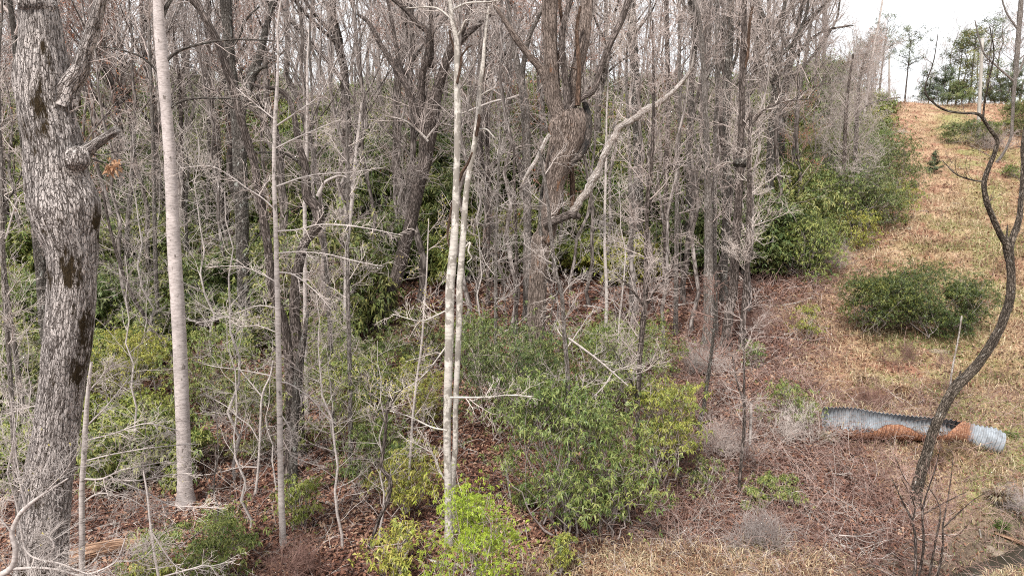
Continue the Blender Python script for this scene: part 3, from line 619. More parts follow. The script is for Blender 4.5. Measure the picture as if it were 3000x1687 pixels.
tree('tree', 'knobbly dark young tree with many short snags above the rhododendron', 'tree', 16.5, 'brown',
  [(1912, 59, 5), (1915, 293, 9), (1909, 469, 11), (1897, 586, 13), (1894, 704, 13), (1891, 840, 14), (1889, 900, 18), (1877, 1013, 17), (1871, 1130, 16), (1868, 1248, 15), (1865, 1380, 16)],
  [dict(p=[(1889, 900, 8), (1860, 860, 7), (1840, 837, 5), (1800, 800, 3)]), dict(p=[(1868, 1190, 7), (1855, 1130, 6), (1830, 1080, 5), (1790, 1010, 3)], m='dark'), dict(p=[(1885, 1140, 4), (1925, 1165, 4), (1960, 1240, 2)], m='palebark'),
   dict(p=[(1868, 1190, 5), (1915, 1235, 4), (1965, 1290, 2)], m='palebark'), dict(p=[(1895, 620, 6), (1920, 560, 5), (1950, 500, 4), (1990, 470, 3)]), dict(p=[(1893, 900, 7), (1920, 850, 6), (1960, 800, 4), (1990, 740, 3)])],
  twigs=(8, .8, 5, .4), tb=26, tbl=1.3, tbt=(.25, .97), sides=12, stubs=14, rough=.25, tw_r=.0055)
tree('tree', 'left stem of the close pair of lichened trunks before the laurel thicket', 'tree', None, 'grey',
  [(2030, -20, 10), (2053, 88, 14), (2065, 293, 16), (2070, 410, 18), (2073, 528, 20), (2076, 645, 26), (2076, 762, 28), (2076, 840, 32), (2076, 925, 33), (2072, 1025, 38)],
  [dict(p=[(2055, 120, 8), (2040, 60, 7), (2000, 10, 5), (1980, -30, 4)]), dict(p=[(2064, 240, 8), (2090, 180, 7), (2100, 100, 5), (2130, 20, 4)]), dict(p=[(2074, 520, 8), (2040, 420, 6), (2020, 320, 5), (1990, 260, 3)])],
  twigs=(5, .9, 4, .4), tb=13, tbl=1.5, tbt=(.3, .97), sides=16, stubs=4, tw_r=.0065)
tree('tree', 'right and thinner stem of the close pair of lichened trunks', 'tree', 26.5, 'grey',
  [(2104, 0, 8), (2098, 117, 10), (2100, 293, 12), (2094, 410, 13), (2095, 586, 14), (2094, 780, 15), (2098, 1000, 15)],
  [dict(p=[(2100, 250, 7), (2120, 150, 6), (2125, 60, 5), (2150, -20, 3)])], twigs=(5, .9, 4, .4), tb=10, tbl=1.4, tbt=(.35, .97), sides=12, tw_r=.0065)
t14 = tree('tree', 'lichen-speckled trunk with a black ragged burl halfway up', 'tree', None, 'brown',
  [(2186, -30, 13), (2182, 0, 14), (2179, 88, 16), (2176, 205, 18), (2173, 322, 19), (2170, 410, 20), (2167, 498, 26), (2164, 586, 24), (2160, 645, 26), (2155, 704, 30), (2147, 850, 29), (2135, 925, 29), (2124, 1025, 34)],
  [dict(p=[(2176, 210, 14), (2190, 160, 10), (2195, 80, 9), (2205, 20, 7)], m='rotten'), dict(p=[(2165, 478, 8), (2120, 478, 5), (2080, 505, 4)], m='deadwood'), dict(p=[(2172, 400, 7), (2190, 350, 5), (2230, 330, 4)]), dict(p=[(2150, 700, 6), (2190, 690, 5), (2240, 720, 3)], m='deadwood')],
  twigs=(5, .9, 4, .4), tb=13, tbl=1.5, tbt=(.3, .97), sides=18, stubs=6, rough=.2, tw_r=.0065)
burl(t14[0], t14[4], N(2168, 478, t14[3]), (.25, .22, .2), 'dark', 5)
tree('tree', 'dark trunk just behind and left of the burled trunk', 'tree', 30, 'dark',
  [(2143, -30, 20), (2141, 0, 20), (2138, 117, 22), (2132, 235, 22), (2129, 352, 23), (2128, 528, 22), (2122, 762, 22), (2118, 960, 24)],
  [dict(p=[(2138, 120, 12), (2110, 60, 9), (2090, 0, 8)]), dict(p=[(2134, 230, 11), (2160, 150, 9), (2165, 60, 7), (2190, -30, 6)])], twigs=(9, 1.6, 6, .7), tb=8, tbl=1.5, tbt=(.3, .95), sides=16, top=5, tw_r=.008)
tree('tree', 'thin brown trunk standing right of the burled trunk', 'tree', 25, 'brown',
  [(2200, 330, 9), (2196, 450, 14), (2194, 645, 17), (2184, 850, 17), (2178, 925, 19)], [dict(p=[(2198, 380, 9), (2230, 330, 7), (2290, 300, 5), (2380, 290, 3)])],
  twigs=(9, .9, 5, .45), tb=18, tbl=1.9, tbt=(.3, .97), sides=12, tw_r=.006, tmat='twig_pale')
tree('tree', 'thin front trunk low on the brushy bank with vines round its base', 'tree', None, 'brown',
  [(2175, 880, 4), (2179, 1000, 6), (2180, 1160, 9), (2180, 1250, 11), (2170, 1370, 11), (2163, 1450, 12)], [dict(p=[(2180, 1180, 7), (2160, 1120, 5), (2145, 1040, 4)]), dict(p=[(2200, 1180, 9), (2200, 1230, 9), (2197, 1300, 8)], m='palebark', bare=True, d=0)],
  twigs=(7, .7, 4, .3), tb=12, tbl=1.0, tbt=(.3, .97), sides=8, tw_r=.005)
tree('tree', 'leaning dark sapling between the rhododendron and the paired trunks', 'tree', 19, 'dark',
  [(2100, 830, 6), (2090, 980, 9), (2075, 1100, 12), (2060, 1200, 13), (2047, 1240, 14)], tb=12, tbl=1.2, tbt=(.2, .97), sides=10, twigs=(6, .7, 4, .3), tw_r=.005, tmat='twig_red')
# edge of the wood against the sky
tree('tree', 'forked tree near the crest whose limbs sweep right into open sky', 'tree', 44, 'dark',
  [(2340, 60, 14), (2322, 150, 18), (2305, 240, 20), (2292, 330, 22), (2288, 430, 24), (2285, 480, 26)],
  [dict(p=[(2330, 120, 14), (2370, 60, 11), (2420, 10, 9), (2450, -40, 7)]), dict(p=[(2312, 190, 13), (2360, 130, 11), (2420, 90, 8), (2500, 75, 4)]), dict(p=[(2300, 250, 12), (2350, 200, 9), (2400, 140, 8), (2450, 60, 6), (2460, 0, 5)]), dict(p=[(2335, 80, 12), (2320, 20, 10), (2325, -40, 8)]), dict(p=[(2296, 320, 9), (2340, 280, 7), (2400, 250, 5), (2460, 240, 3)])],
  twigs=(10, 2.6, 6, 1.0), tb=10, tbl=3, tbt=(.3, .95), sides=12, tw_r=.011, tmat='twig_far', top=4)
tree('tree', 'dark twin-limbed tree crossing others near the top of the wood edge', 'tree', 38, 'dark',
  [(2205, -20, 12), (2235, 50, 16), (2255, 110, 18), (2275, 170, 20), (2272, 260, 22), (2262, 360, 24), (2258, 450, 26)],
  [dict(p=[(2255, 105, 16), (2290, 60, 12), (2300, 0, 10), (2310, -60, 8)]), dict(p=[(2275, 170, 14), (2320, 130, 10), (2360, 50, 8), (2370, -20, 6)]), dict(p=[(2270, 250, 12), (2230, 200, 9), (2220, 120, 8), (2195, 60, 6)])],
  twigs=(9, 2.2, 5, .9), tb=8, tbl=2.6, tbt=(.3, .95), sides=12, tw_r=.01, tmat='twig_far', top=4)
tree('tree', 'slim grey tree leaning right at the wood edge over the laurel thicket', 'tree', 42, 'grey',
  [(2380, 40, 7), (2365, 140, 10), (2345, 250, 12), (2335, 340, 14), (2330, 430, 16)], tb=20, tbl=3.4, tbt=(.3, .98), twigs=(9, 1.5, 6, .8), tw_r=.010, sides=10, tmat='twig_far', tba=.9, top=2)
tree('tree', 'short grey trunk at the wood edge with fine twigs fanned over the clearing', 'tree', 43, 'grey',
  [(2540, 150, 6), (2520, 230, 8), (2512, 320, 11), (2508, 420, 13)], [dict(p=[(2512, 330, 6), (2560, 300, 5), (2640, 285, 3)])], tb=30, tbl=3.2, tbt=(.2, .98), twigs=(9, 1.4, 6, .7), tw_r=.009, sides=10, tmat='twig_far', tba=.9)
tree('tree', 'low brown trunk left of the short wood-edge trunk, twigs reaching right', 'tree', 41, 'brown',
  [(2500, 160, 5), (2485, 260, 8), (2478, 340, 11), (2476, 420, 12)], tb=28, tbl=3.4, tbt=(.2, .98), twigs=(9, 1.4, 6, .7), tw_r=.009, sides=10, tmat='twig_far', tba=.9)
tree('tree', 'tall very thin pale stem pair rising alone against the sky', 'tree', 62, 'palebark',
  [(2590, -20, 4), (2572, 80, 6), (2558, 150, 7), (2545, 250, 8), (2535, 320, 9)], [dict(p=[(2560, 150, 4), (2575, 60, 4), (2586, -10, 3)])], tb=8, tbl=2, tbt=(.2, .6), twigs=(4, 1, 3, .5), sides=8, tmat='twig_far', tw_r=.008)
# trees of the right side
lo = tree('locust_tree', 'dark furrowed locust with a snaking trunk forking in front of the clearing', 'tree', None, 'locust',
  [(2953, 722, 31), (2956, 745, 27), (2961, 790, 24), (2962, 837, 25), (2956, 890, 26), (2927, 966, 26), (2891, 1030, 29), (2845, 1089, 30), (2798, 1136, 34), (2762, 1200, 30), (2733, 1265, 29), (2713, 1335, 33), (2692, 1406, 34), (2678, 1480, 38)],
  [dict(p=[(2953, 735, 28), (2947, 712, 22), (2933, 692, 18), (2909, 639, 17), (2891, 592, 17), (2883, 540, 15), (2894, 498, 15), (2915, 446, 13), (2921, 410, 12), (2897, 375, 11), (2874, 340, 10), (2850, 332, 8), (2821, 332, 7), (2774, 325, 7), (2739, 305, 6), (2710, 264, 5), (2735, 180, 3), (2748, 100, 2)]),
   dict(p=[(2955, 735, 28), (2962, 710, 22), (2968, 692, 20), (2985, 645, 18), (2991, 586, 15), (2997, 498, 12), (2996, 422, 10), (3010, 340, 8)]),
   dict(p=[(2880, 350, 7), (2885, 300, 5), (2905, 200, 5), (2912, 150, 4), (2900, 80, 3)]), dict(p=[(2890, 533, 6), (2850, 528, 5), (2800, 510, 4), (2760, 470, 2)], m='dark'),
   dict(p=[(2809, 1125, 12), (2812, 1100, 8), (2815, 1085, 5)], cap=True, bare=True), dict(p=[(2953, 722, 14), (2950, 690, 7), (2952, 660, 4)], bare=True)],
  twigs=(5, .6, 3, .3), sides=26, rough=.16, disp=(.012, 22, 5), nres=160, tmat='twig_dark', tw_r=.005, flare=.2)
tree('tree', 'slender tree at the right margin reaching from the bank into the sky', 'tree', None, 'grey',
  [(2996, -40, 13), (2992, 0, 13), (2985, 88, 13), (2979, 176, 13), (2971, 264, 10), (2966, 352, 9), (2962, 399, 8), (2945, 440, 8), (2920, 478, 8)],
  [dict(p=[(2972, 240, 7), (2915, 190, 6), (2880, 152, 5), (2856, 60, 3)]), dict(p=[(2972, 240, 7), (2990, 200, 6), (3005, 160, 5)]), dict(p=[(2985, 90, 6), (2950, 40, 5), (2930, -20, 4)])],
  twigs=(7, 1.1, 4, .5), tmat='twig_grey', sides=12, tw_r=.005, top=2)
tree('dead_stalk', 'lone pale dead stalk standing on the bank behind the rusted pipe', 'stalk', 21, 'deadwood', [(2818, 925, 5), (2806, 1000, 5), (2790, 1080, 6), (2782, 1142, 6)], twigs=None, sides=7, cap=True)

# left edge and middle-left trunks
tree('tree', 'thin grey trunk at the extreme left margin', 'tree', 14, 'grey', [(2, 430, 9), (6, 520, 10), (8, 700, 13), (12, 837, 13), (24, 1013, 14), (35, 1189, 15), (44, 1380, 16)],
  [dict(p=[(10, 600, 7), (40, 560, 6), (75, 480, 4)], m='dark'), dict(p=[(16, 700, 6), (50, 590, 5), (78, 560, 4)], m='palebark')], tb=12, tbl=1.1, tmat='twig_pale', sides=12, tw_r=.0045, top=4)
tree('tree', 'short grey stem leaning behind the left margin trunk', 'tree', 18, 'grey', [(10, 760, 10), (24, 880, 12), (40, 1000, 15), (50, 1070, 16)], tb=6, tbl=1, sides=12)
tree('tree', 'blackish trunk half hidden behind the furrowed oak', 'tree', 21, 'dark', [(60, 300, 22), (80, 480, 26), (105, 640, 32), (116, 740, 34), (125, 830, 36), (130, 900, 38)], tb=6, tbl=1.4, sides=18, top=5)
tree('sapling', 'pale beech sapling beside the right foot of the big oak with wide level sprays', 'sapling', 11.2, 'palebark',
  [(268, 1060, 8), (262, 1110, 11), (255, 1180, 14), (250, 1260, 16), (246, 1340, 17), (240, 1430, 18)],
  [dict(p=[(240, 1402, 8), (299, 1402, 7), (353, 1377, 5), (407, 1366, 4), (490, 1350, 3)]), dict(p=[(299, 1402, 6), (400, 1407, 5), (489, 1391, 4), (562, 1385, 3)]), dict(p=[(353, 1410, 6), (435, 1445, 5), (502, 1478, 5), (625, 1486, 3)]),
   dict(p=[(245, 1470, 6), (288, 1445, 6), (340, 1450, 4), (400, 1470, 3), (480, 1530, 2)]), dict(p=[(252, 1250, 6), (320, 1180, 5), (390, 1090, 3)]), dict(p=[(258, 1150, 6), (300, 1100, 5), (340, 1060, 3)]),
   dict(p=[(250, 1290, 6), (330, 1270, 5), (430, 1240, 4), (520, 1260, 3)]), dict(p=[(248, 1350, 6), (330, 1330, 5), (450, 1310, 4), (560, 1300, 3)]), dict(p=[(255, 1200, 6), (180, 1220, 4), (110, 1190, 3), (20, 1210, 2)])],
  twigs=(15, .5, 8, .26), tmat='twig_pale', sides=12, tw_r=.0036, flat=.4, up=.0, flare=.1)
tree('sapling', 'white-barked branching sapling crossing the oak foot at the bottom left corner', 'sapling', 6.6, 'palebark',
  [(200, 1400, 5), (122, 1450, 9), (76, 1486, 14), (54, 1513, 15), (35, 1560, 15), (46, 1610, 17), (35, 1660, 20), (-10, 1690, 22)],
  [dict(p=[(40, 1665, 12), (109, 1662, 9), (174, 1668, 8), (231, 1684, 8), (285, 1673, 7), (340, 1643, 6), (361, 1595, 5), (370, 1567, 3)]), dict(p=[(68, 1600, 8), (90, 1627, 7), (130, 1641, 7), (174, 1649, 6), (245, 1676, 5), (300, 1690, 4)]),
   dict(p=[(109, 1662, 7), (144, 1627, 6), (158, 1597, 6), (144, 1567, 5), (147, 1551, 3)]), dict(p=[(340, 1643, 5), (408, 1638, 4), (448, 1605, 4), (462, 1581, 3)]), dict(p=[(76, 1486, 7), (60, 1420, 6), (40, 1340, 4), (50, 1280, 3)]), dict(p=[(35, 1560, 7), (10, 1530, 5), (-20, 1500, 4)]),
   dict(p=[(122, 1450, 5), (190, 1380, 4), (240, 1300, 2)])],
  twigs=(16, .36, 8, .18), tmat='twig_pale', sides=12, tw_r=.0026, flat=.2, up=.0, flare=0)
tree('sapling', 'low pale whip sapling with arching twigs in the bottom left foreground', 'sapling', 8.0, 'palebark',
  [(420, 1380, 4), (432, 1450, 6), (440, 1530, 7), (452, 1620, 8), (470, 1720, 9)], [dict(p=[(445, 1560, 5), (520, 1660, 4), (600, 1660, 3), (690, 1640, 2)]), dict(p=[(470, 1690, 6), (560, 1665, 5), (610, 1655, 4), (640, 1690, 3)])], twigs=(8, .4, 4, .2), tb=8, tbl=.7, tmat='twig_pale', sides=8, tw_r=.003, flat=.3, up=0, flare=0)
mids = [ # thin trunks of the middle distance: label, Y, mat, points
 ('thin grey trunk left of the twin white trunks, rising from low scrub', 17.5, 'grey', [(1015, 330, 7), (1020, 500, 9), (1018, 700, 11), (1020, 900, 13), (1025, 1100, 14), (1028, 1400, 14)]),
 ('slim pinkish trunk between the elbow trunk and the leaning broad trunk', 24, 'palebark', [(1060, 300, 7), (1040, 480, 10), (1030, 600, 12), (1015, 750, 12), (1012, 880, 13)]),
 ('crooked pale sapling rising left of the twin white trunks', 15, 'palebark', [(1256, 640, 3), (1250, 800, 5), (1243, 900, 6), (1235, 1010, 7), (1220, 1120, 8), (1208, 1230, 8)]),
 ('thin stem right behind the twin white trunks', 22, 'grey', [(1465, 380, 6), (1460, 520, 8), (1455, 650, 9), (1452, 800, 10), (1452, 960, 11)]),
 ('grey pole trunk in the gap right of the twin white trunks', 26, 'brown', [(1505, 430, 6), (1508, 560, 9), (1512, 700, 10), (1512, 860, 12)]),
 ('narrow brown trunk close behind the white trunks at mid height', 30, 'brown', [(1425, 330, 9), (1430, 470, 12), (1432, 600, 12), (1430, 730, 13)]),
 ('thin trunk with side snags right of the thin straight pale trunk', 29, 'grey', [(1835, 250, 8), (1842, 400, 10), (1848, 600, 13), (1850, 750, 14)]),
 ('slender upright trunk left of the close lichened pair', 27, 'grey', [(1990, 80, 8), (1992, 300, 10), (1985, 500, 12), (1982, 700, 14), (1980, 920, 15)]),
 ('second slender trunk well left of the close lichened pair', 32, 'brown', [(1952, -20, 12), (1955, 150, 14), (1958, 330, 15), (1952, 500, 15), (1950, 750, 16)]),
 ('dark thick trunk top behind the long broken limb', 36, 'dark', [(1850, -20, 22), (1855, 120, 26), (1862, 250, 28), (1868, 420, 28), (1870, 560, 30)]),
 ('dark sinuous trunk top left of the long broken limb tip', 34, 'dark', [(2020, -20, 18), (2035, 100, 18), (2025, 250, 20), (2020, 420, 20), (2018, 640, 22)]),
 ('grey trunk between poplar and dark straight trunk, far in the shrubs', 34, 'grey', [(615, 250, 8), (612, 400, 10), (610, 520, 11), (605, 640, 12)]),
 ('faint grey forked trunk between the oak and the pale poplar', 28, 'grey', [(395, 360, 10), (390, 450, 13), (385, 540, 14), (375, 640, 14), (372, 700, 14)]),
 ('thin grey trunk close left of the pale poplar', 26, 'grey', [(440, 200, 9), (448, 400, 11), (452, 600, 12), (455, 760, 13)]),
 ('brown trunk close right of the pale poplar', 33, 'brown', [(528, 260, 10), (532, 420, 13), (535, 560, 14), (538, 680, 15)]),
 ('dark trunk with dead crook between poplar and the mottled leaning trunk', 30, 'dark', [(545, 430, 4), (552, 500, 6), (548, 540, 8), (545, 620, 9), (548, 720, 10)]),
 ('leaning brown trunk low in front of the far shrubs at left', 24, 'brown', [(300, 560, 7), (330, 700, 9), (385, 860, 11), (480, 1010, 12), (500, 1040, 13)]),
 ('dark lower trunk behind the thin front sapling', 15.5, 'dark', [(905, 900, 6), (880, 1050, 26), (866, 1190, 26), (860, 1300, 27), (858, 1390, 30)]),
]
for i, (lb, Y, mt, pts) in enumerate(mids):
    tree('tree', lb, 'tree', Y, mt, pts, tb=12, tbl=.07*Y, tbt=(.25, .97), twigs=(6, .035*Y, 4, .018*Y), tw_r=.00028*Y, sides=10, top=3 if pts[0][1] < 300 else 0, tmat='twig_pale' if i % 3 == 0 else 'twig_grey', rough=.1, seed=400+i)

# ------------------------------------------------------------------ woods on the slope: prototypes copied one by one
def proto_tree(seed, H, R0, barkm, twigm, c0=.3, ang=.75, up=.09, n0=14, low=3, n1=7, n2=3):
    rng = np.random.default_rng(seed); n = 14
    P = np.zeros((n, 3)); P[:, 2] = np.linspace(-.6, H, n); P[:, :2] = np.cumsum(rng.normal(0, H*.012, (n, 2)), 0)+np.outer(np.linspace(0, 1, n), rng.normal(0, H*.04, 2))
    R = R0*np.linspace(1.05, .12, n)**.8; R[0] *= 1.3
    root = empty('tree'); t = Tubes().add(P, R, 8, .08)
    A0, B0 = grow(rng, P[None], R[None], n0, H*.42, .5, ang, up, .10, 9, c0, .97, rmax=R0*.5, shrink=.6)
    fork = B0[:, 0] > R0*.28
    t.add(A0, B0, 5)
    tw = Tubes()
    if low:
        Al, Bl = grow(rng, P[None], R[None], low, H*.12, .3, 1.2, .02, .15, 9, .12, c0+.1, rmax=.02, rmin=.012); tw.add(Al, Bl, 3)
        A0 = np.concatenate([A0, Al]); B0 = np.concatenate([B0, Bl])
    A1, B1 = grow(rng, A0, B0, n1, H*.16, .5, .75, .06, .12, 6, .15, .98, rmax=.035, rmin=.018, shrink=.4); tw.add(A1, B1, 3)
    A2, B2 = grow(rng, A1, B1, n2, H*.08, .6, .75, .05, .14, 4, .15, .98, rmax=.017, rmin=.011, shrink=.3, rend=.55); tw.add(A2, B2, 3)
    link('trunk', t.mesh('trunk', M[barkm]), root); link('crown', tw.mesh('crown', M[twigm]), root)
    return root
def whorls(rng, Cn, A, nper, L, W, elev=(-.15, .4), sag=.35, cl_r=None):
    """leaf rosettes at centres Cn (k,3) around axes A (k,3)"""
    k = len(Cn); P = np.repeat(Cn, nper, 0); Ax = np.repeat(nrm(A), nper, 0); n = len(P)
    v = rng.normal(size=(n, 3)); v = nrm(v-(v*Ax).sum(1, keepdims=True)*Ax)
    el = rng.normal(elev[0], elev[1], n)[:, None]
    D = nrm(np.cos(el)*v+np.sin(el)*Ax); S = nrm(np.cross(D, Ax)+rng.normal(0, .25, (n, 3)))
    l = L*(.65+.6*rng.random(n)); w = l*W
    c = rng.random(k) if cl_r is None else cl_r
    r = np.clip(np.repeat(c, nper)*.75+.3*rng.random(n)-.02, 0, 1)
    P = P+rng.normal(0, L*.12, (n, 3))
    return leaf_quads(P, D, S, l, w, l*.10, r, sag)
def specks(root, name, mat, n, L, seed, sel=None, src='twigs'):
    ch = [c for c in root.children_recursive if c.name.split('.')[0] == src]
    if not ch: return
    cs = []
    for c_ in ch: me = c_.data; co = np.empty(len(me.vertices)*3, np.float32); me.vertices.foreach_get('co', co); cs.append(co.reshape(-1, 3))
    co = np.concatenate(cs); rng = np.random.default_rng(seed)
    if sel is not None: co = co[sel(co)]
    if not len(co): return
    c = co[rng.integers(0, len(co), n)]+rng.normal(0, .01, (n, 3))
    V, Q, r = whorls(rng, c, rng.normal(size=(n, 3)), 3, L, .6, (.3, .5), .1)
    link(name, make_mesh(name, V, Q, M[mat], {'rnd': ('FLOAT', r)}, smooth=False), root)
pr = [proto_tree(11, 17, .20, 'bark_far', 'twig_far', .4), proto_tree(12, 19, .26, 'bark_far_dark', 'twig_far', .4), proto_tree(13, 14, .12, 'bark_far', 'twig_far', .4),
      proto_tree(14, 20, .22, 'bark_far', 'twig_far', .45, .6), proto_tree(15, 15, .15, 'bark_far_dark', 'twig_grey', .4, .8), proto_tree(16, 13, .10, 'bark_far', 'twig_red', .35, .7),
      proto_tree(17, 18, .18, 'bark_far', 'twig_far', .45, .6), proto_tree(18, 12, .08, 'bark_far', 'twig_pale', .3, .8)]
M['maple_bud'] = leaf_mat('maple_bud', [(.45, .14, .08), (.60, .26, .12), (.50, .20, .14)], .2)
specks(pr[5], 'buds', 'maple_bud', 420, .07, 3, src='crown')
def place_all(prs, spots, label, group, zoff=0.):
    used = set()
    for (x, y, k, s, rz, sq) in spots:
        root = prs[k]; z = float(ground(x, y))+zoff
        tag(root, label, None, group)
        if k not in used: used.add(k); root.location = (x, y, z); root.rotation_euler = (0, 0, rz); root.scale = (s, s, s*sq)
        else: dup(root, (x, y, z), rz, (s, s, s*sq))
def poisson(rng, n, y0, y1, cond, dmin, pw=.6, margin=2):
    out = []; tries = 0
    while len(out) < n and tries < 40000:
        tries += 1
        u = rng.random(); y = (y0**(1-pw)+u*(y1**(1-pw)-y0**(1-pw)))**(1/(1-pw)); x = (rng.random()*2-1)*(y*.76+margin)
        if not cond(x, y): continue
        if any((x-a)**2+(y-b)**2 < dmin(y)**2 for a, b in out): continue
        out.append((x, y))
    return out
rng = np.random.default_rng(5)
woods = lambda x, y: x < edge_x(y)-1.5
spw = poisson(rng, 185, 31, 118, lambda x, y: x < edge_x(y)-1.5-(.035 if y < 55 else .075)*y, lambda y: .045*y, .6)
spots = [(x, y, int(rng.integers(0, 8)), .8+.4*rng.random(), rng.random()*6.28, .9+.2*rng.random()) for x, y in spw]
for q in pr: q['category'] = 'tree'
near = [s for s in spots if s[1] < 60]; far = [s for s in spots if s[1] >= 60]
G = 'bare trees filling the wood on the hillside'
pole_t = proto_tree(41, 15, .10, 'bark_far', 'twig_grey', .55, .55, .1, 7, 3, 3, 2); pole_d = proto_tree(42, 16, .12, 'bark_far_dark', 'twig_grey', .5, .55, .1, 7, 3, 3, 2)
for i, (px, y) in enumerate([(1955, 25), (1990, 30), (2015, 27), (2045, 34), (2105, 31), (2160, 33), (2205, 29), (2235, 35), (1830, 26), (1790, 33), (1725, 30), (1490, 27), (1455, 33), (1400, 30), (1340, 26), (1180, 33), (1090, 29), (1000, 26), (960, 33), (830, 30), (655, 29), (575, 34), (430, 30), (350, 25), (290, 33), (170, 28), (1920, 36), (2270, 40), (2300, 38), (1880, 31), (1650, 34), (930, 24)]):
    x = (px-1500)/FPX*y*1.02; s = .75+.45*((i*7) % 10)/10; src = (pole_t, pole_d)[i % 3 == 1]; loc = (x, y, float(ground(x, y)))
    tag(src, 'slim straight bare tree among the mid-distance trunks of the wood', 'tree', 'slim straight trees of the middle distance')
    if i < 2: src.location = loc; src.rotation_euler = (0, .03, i); src.scale = (s, s, 1)
    else: dup(src, loc, i*2.1, (s, s, .9+.02*(i % 7)), None, (.03*sin(i*3.), .03*cos(i*5.)))
place_all(pr, spots, 'bare grey-brown tree among the many in the wood climbing the hillside', G)

# ------------------------------------------------------------------ evergreen shrubs
def shrub_geo(rng, w, d, h, n, L, W=.30, nper=7, lift=.18, stems=7, up=.7, blob=.34, low=0.0):
    """crown made of uneven blobs carried on stems; z = 0 is the ground"""
    m = int(16+w*h*2.4); bl = []
    a = rng.random(m)*2*pi; rr = np.sqrt(rng.random(m))*.92; zz = lift+(1-lift)*rng.random(m)**.8*.86
    env = np.sqrt(np.clip(1-((zz-.32)/.74)**2, .2, 1))
    B = np.stack([np.cos(a)*rr*env*w/2, np.sin(a)*rr*env*d/2, zz*h], 1)
    br = blob*np.minimum(w, h*1.2)*.5*(.6+.8*rng.random(m)); bc = rng.random(m)
    bi = rng.integers(0, m, n); D = nrm(rng.normal(size=(n, 3))); D[:, 2] = np.abs(D[:, 2])*1.0-.25; D = nrm(D)
    q = .55+.5*rng.random(n)
    Cn = B[bi]+D*(br[bi]*q)[:, None]*np.array([1.15, 1.15, .8]); Cn = Cn+(rng.random((n, 1)) < .3)*rng.normal(0, .11*min(w, h)+.05, (n, 3)); Cn[:, 2] = np.maximum(Cn[:, 2], low+.05*h*rng.random(n))
    A = D*(1-up)+np.array([0, 0, up])+rng.normal(0, .25, (n, 3))
    cr = np.clip(.55*rng.random(n)+.3*bc[bi]+.28*(D[:, 2])*0+.08, 0, 1)
    V, Q, r = whorls(rng, Cn, A, nper, L, W, cl_r=cr)
    st = Tubes()
    ids = rng.permutation(m)
    for s in range(stems):
        b = B[ids[s % m]]; p0 = np.array([rng.normal(0, w*.06), rng.normal(0, d*.06), -.1])
        mid = p0*.5+b*.5+np.array([rng.normal(0, w*.06), rng.normal(0, w*.06), -h*.05]); P = crom(np.array([p0, mid, b]), 10)+np.vstack([np.zeros(3), rng.normal(0, .02*h, (9, 3))])
        R = np.linspace(.008+.006*h, .006, 10); st.add(P, R, 5, .1)
        tg = ids[s::stems]
        for t_ in tg[1:]:
            e = B[t_]; f = rng.integers(3, 8); pm = (P[f]+e)/2+rng.normal(0, .05*h, 3); st.add(crom(np.array([P[f], pm, e]), 7), np.linspace(.012, .005, 7), 4)
    A1, B1 = grow(rng, np.stack([B*.6, B], 1), np.full((m, 2), .006), 6, h*.28, .9, .8, .12, .2, 5, .4, 1., rmin=.004, rend=.7)
    st.add(A1, B1, 3)
    return (V, Q, r), st
NS = [0]
def shrub(label, loc, w, h, mat, L=.12, dens=1., d=None, cat='shrub', name='laurel_shrub', stemm='twig_grey', W=.30, group=None, nper=7, **kw):
    NS[0] += 1; rng = np.random.default_rng(3000+NS[0]); d = d or w
    n = int(min(5200, max(120, dens*3.4*(w*h+w*d*.7)/(L*L*4.2))))
    (V, Q, r), st = shrub_geo(rng, w, d, h, n, L, W, nper, **kw)
    root = tag(empty(name, loc), label, cat, group)
    link('foliage', make_mesh('foliage', V, Q, M[mat], {'rnd': ('FLOAT', r)}, smooth=False), root)
    link('stems', st.mesh('stems', M[stemm]), root)
    return root
def shrub_px(label, px, py, wp, hp, mat, Y=None, **kw):
    if Y is None: p = hit(px, py)
    else: p = N(px, py, Y); p[2] = float(ground(p[0], p[1]))
    k = p[1]/FPX*1.02; top = (p[2]-N(px, py, p[1])[2])
    kw['L'] = kw.get('L', .1)*.85; return shrub(label, p, wp*k*1.22, hp*k-top, mat, **kw)
shrub_px('tall rhododendron thicket at the foot of the shattered tree, leaves hanging over bare stems', 1620, 1560, 330, 500, 'laurel', L=.12, dens=1.15, lift=.26, stems=9, name='rhododendron')
shrub_px('rhododendron right of the tall thicket with paler drooping leaves', 1790, 1560, 300, 400, 'laurel', L=.12, dens=1.1, lift=.16, stems=8, name='rhododendron')
shrub_px('yellow-green rhododendron at the right end of the central thicket', 1935, 1430, 210, 380, 'laurel_y', L=.12, dens=1.1, lift=.15, name='rhododendron')
shrub_px('dark rhododendron between the twin white trunks and the shattered tree', 1480, 1290, 280, 370, 'laurel_d', L=.12, dens=1.1, lift=.2, name='rhododendron')
shrub_px('rounded rhododendron behind the slim grey trunk, top of the central thicket', 1730, 1230, 330, 310, 'laurel', L=.12, dens=1.1, lift=.1, name='rhododendron')
shrub_px('dark shrub directly before the base of the shattered tree', 1560, 1190, 200, 190, 'laurel_d', L=.12, dens=1.2, lift=.05)
shrub_px('grey-green twiggy shrub right of the slim grey trunk, behind the thicket', 1850, 1120, 260, 200, 'laurel', L=.10, dens=.7, lift=.1)
shrub_px('bright yellow-green young feathery shrub at the bottom centre', 1390, 1730, 250, 400, 'young', Y=10.8, L=.055, dens=.8, lift=.12, W=.34, nper=9, name='feathery_shrub')
shrub_px('large-leaved laurel clump at the bottom edge left of the feathery shrub', 1150, 1700, 160, 180, 'laurel_y', L=.13, dens=1.4, lift=.1)
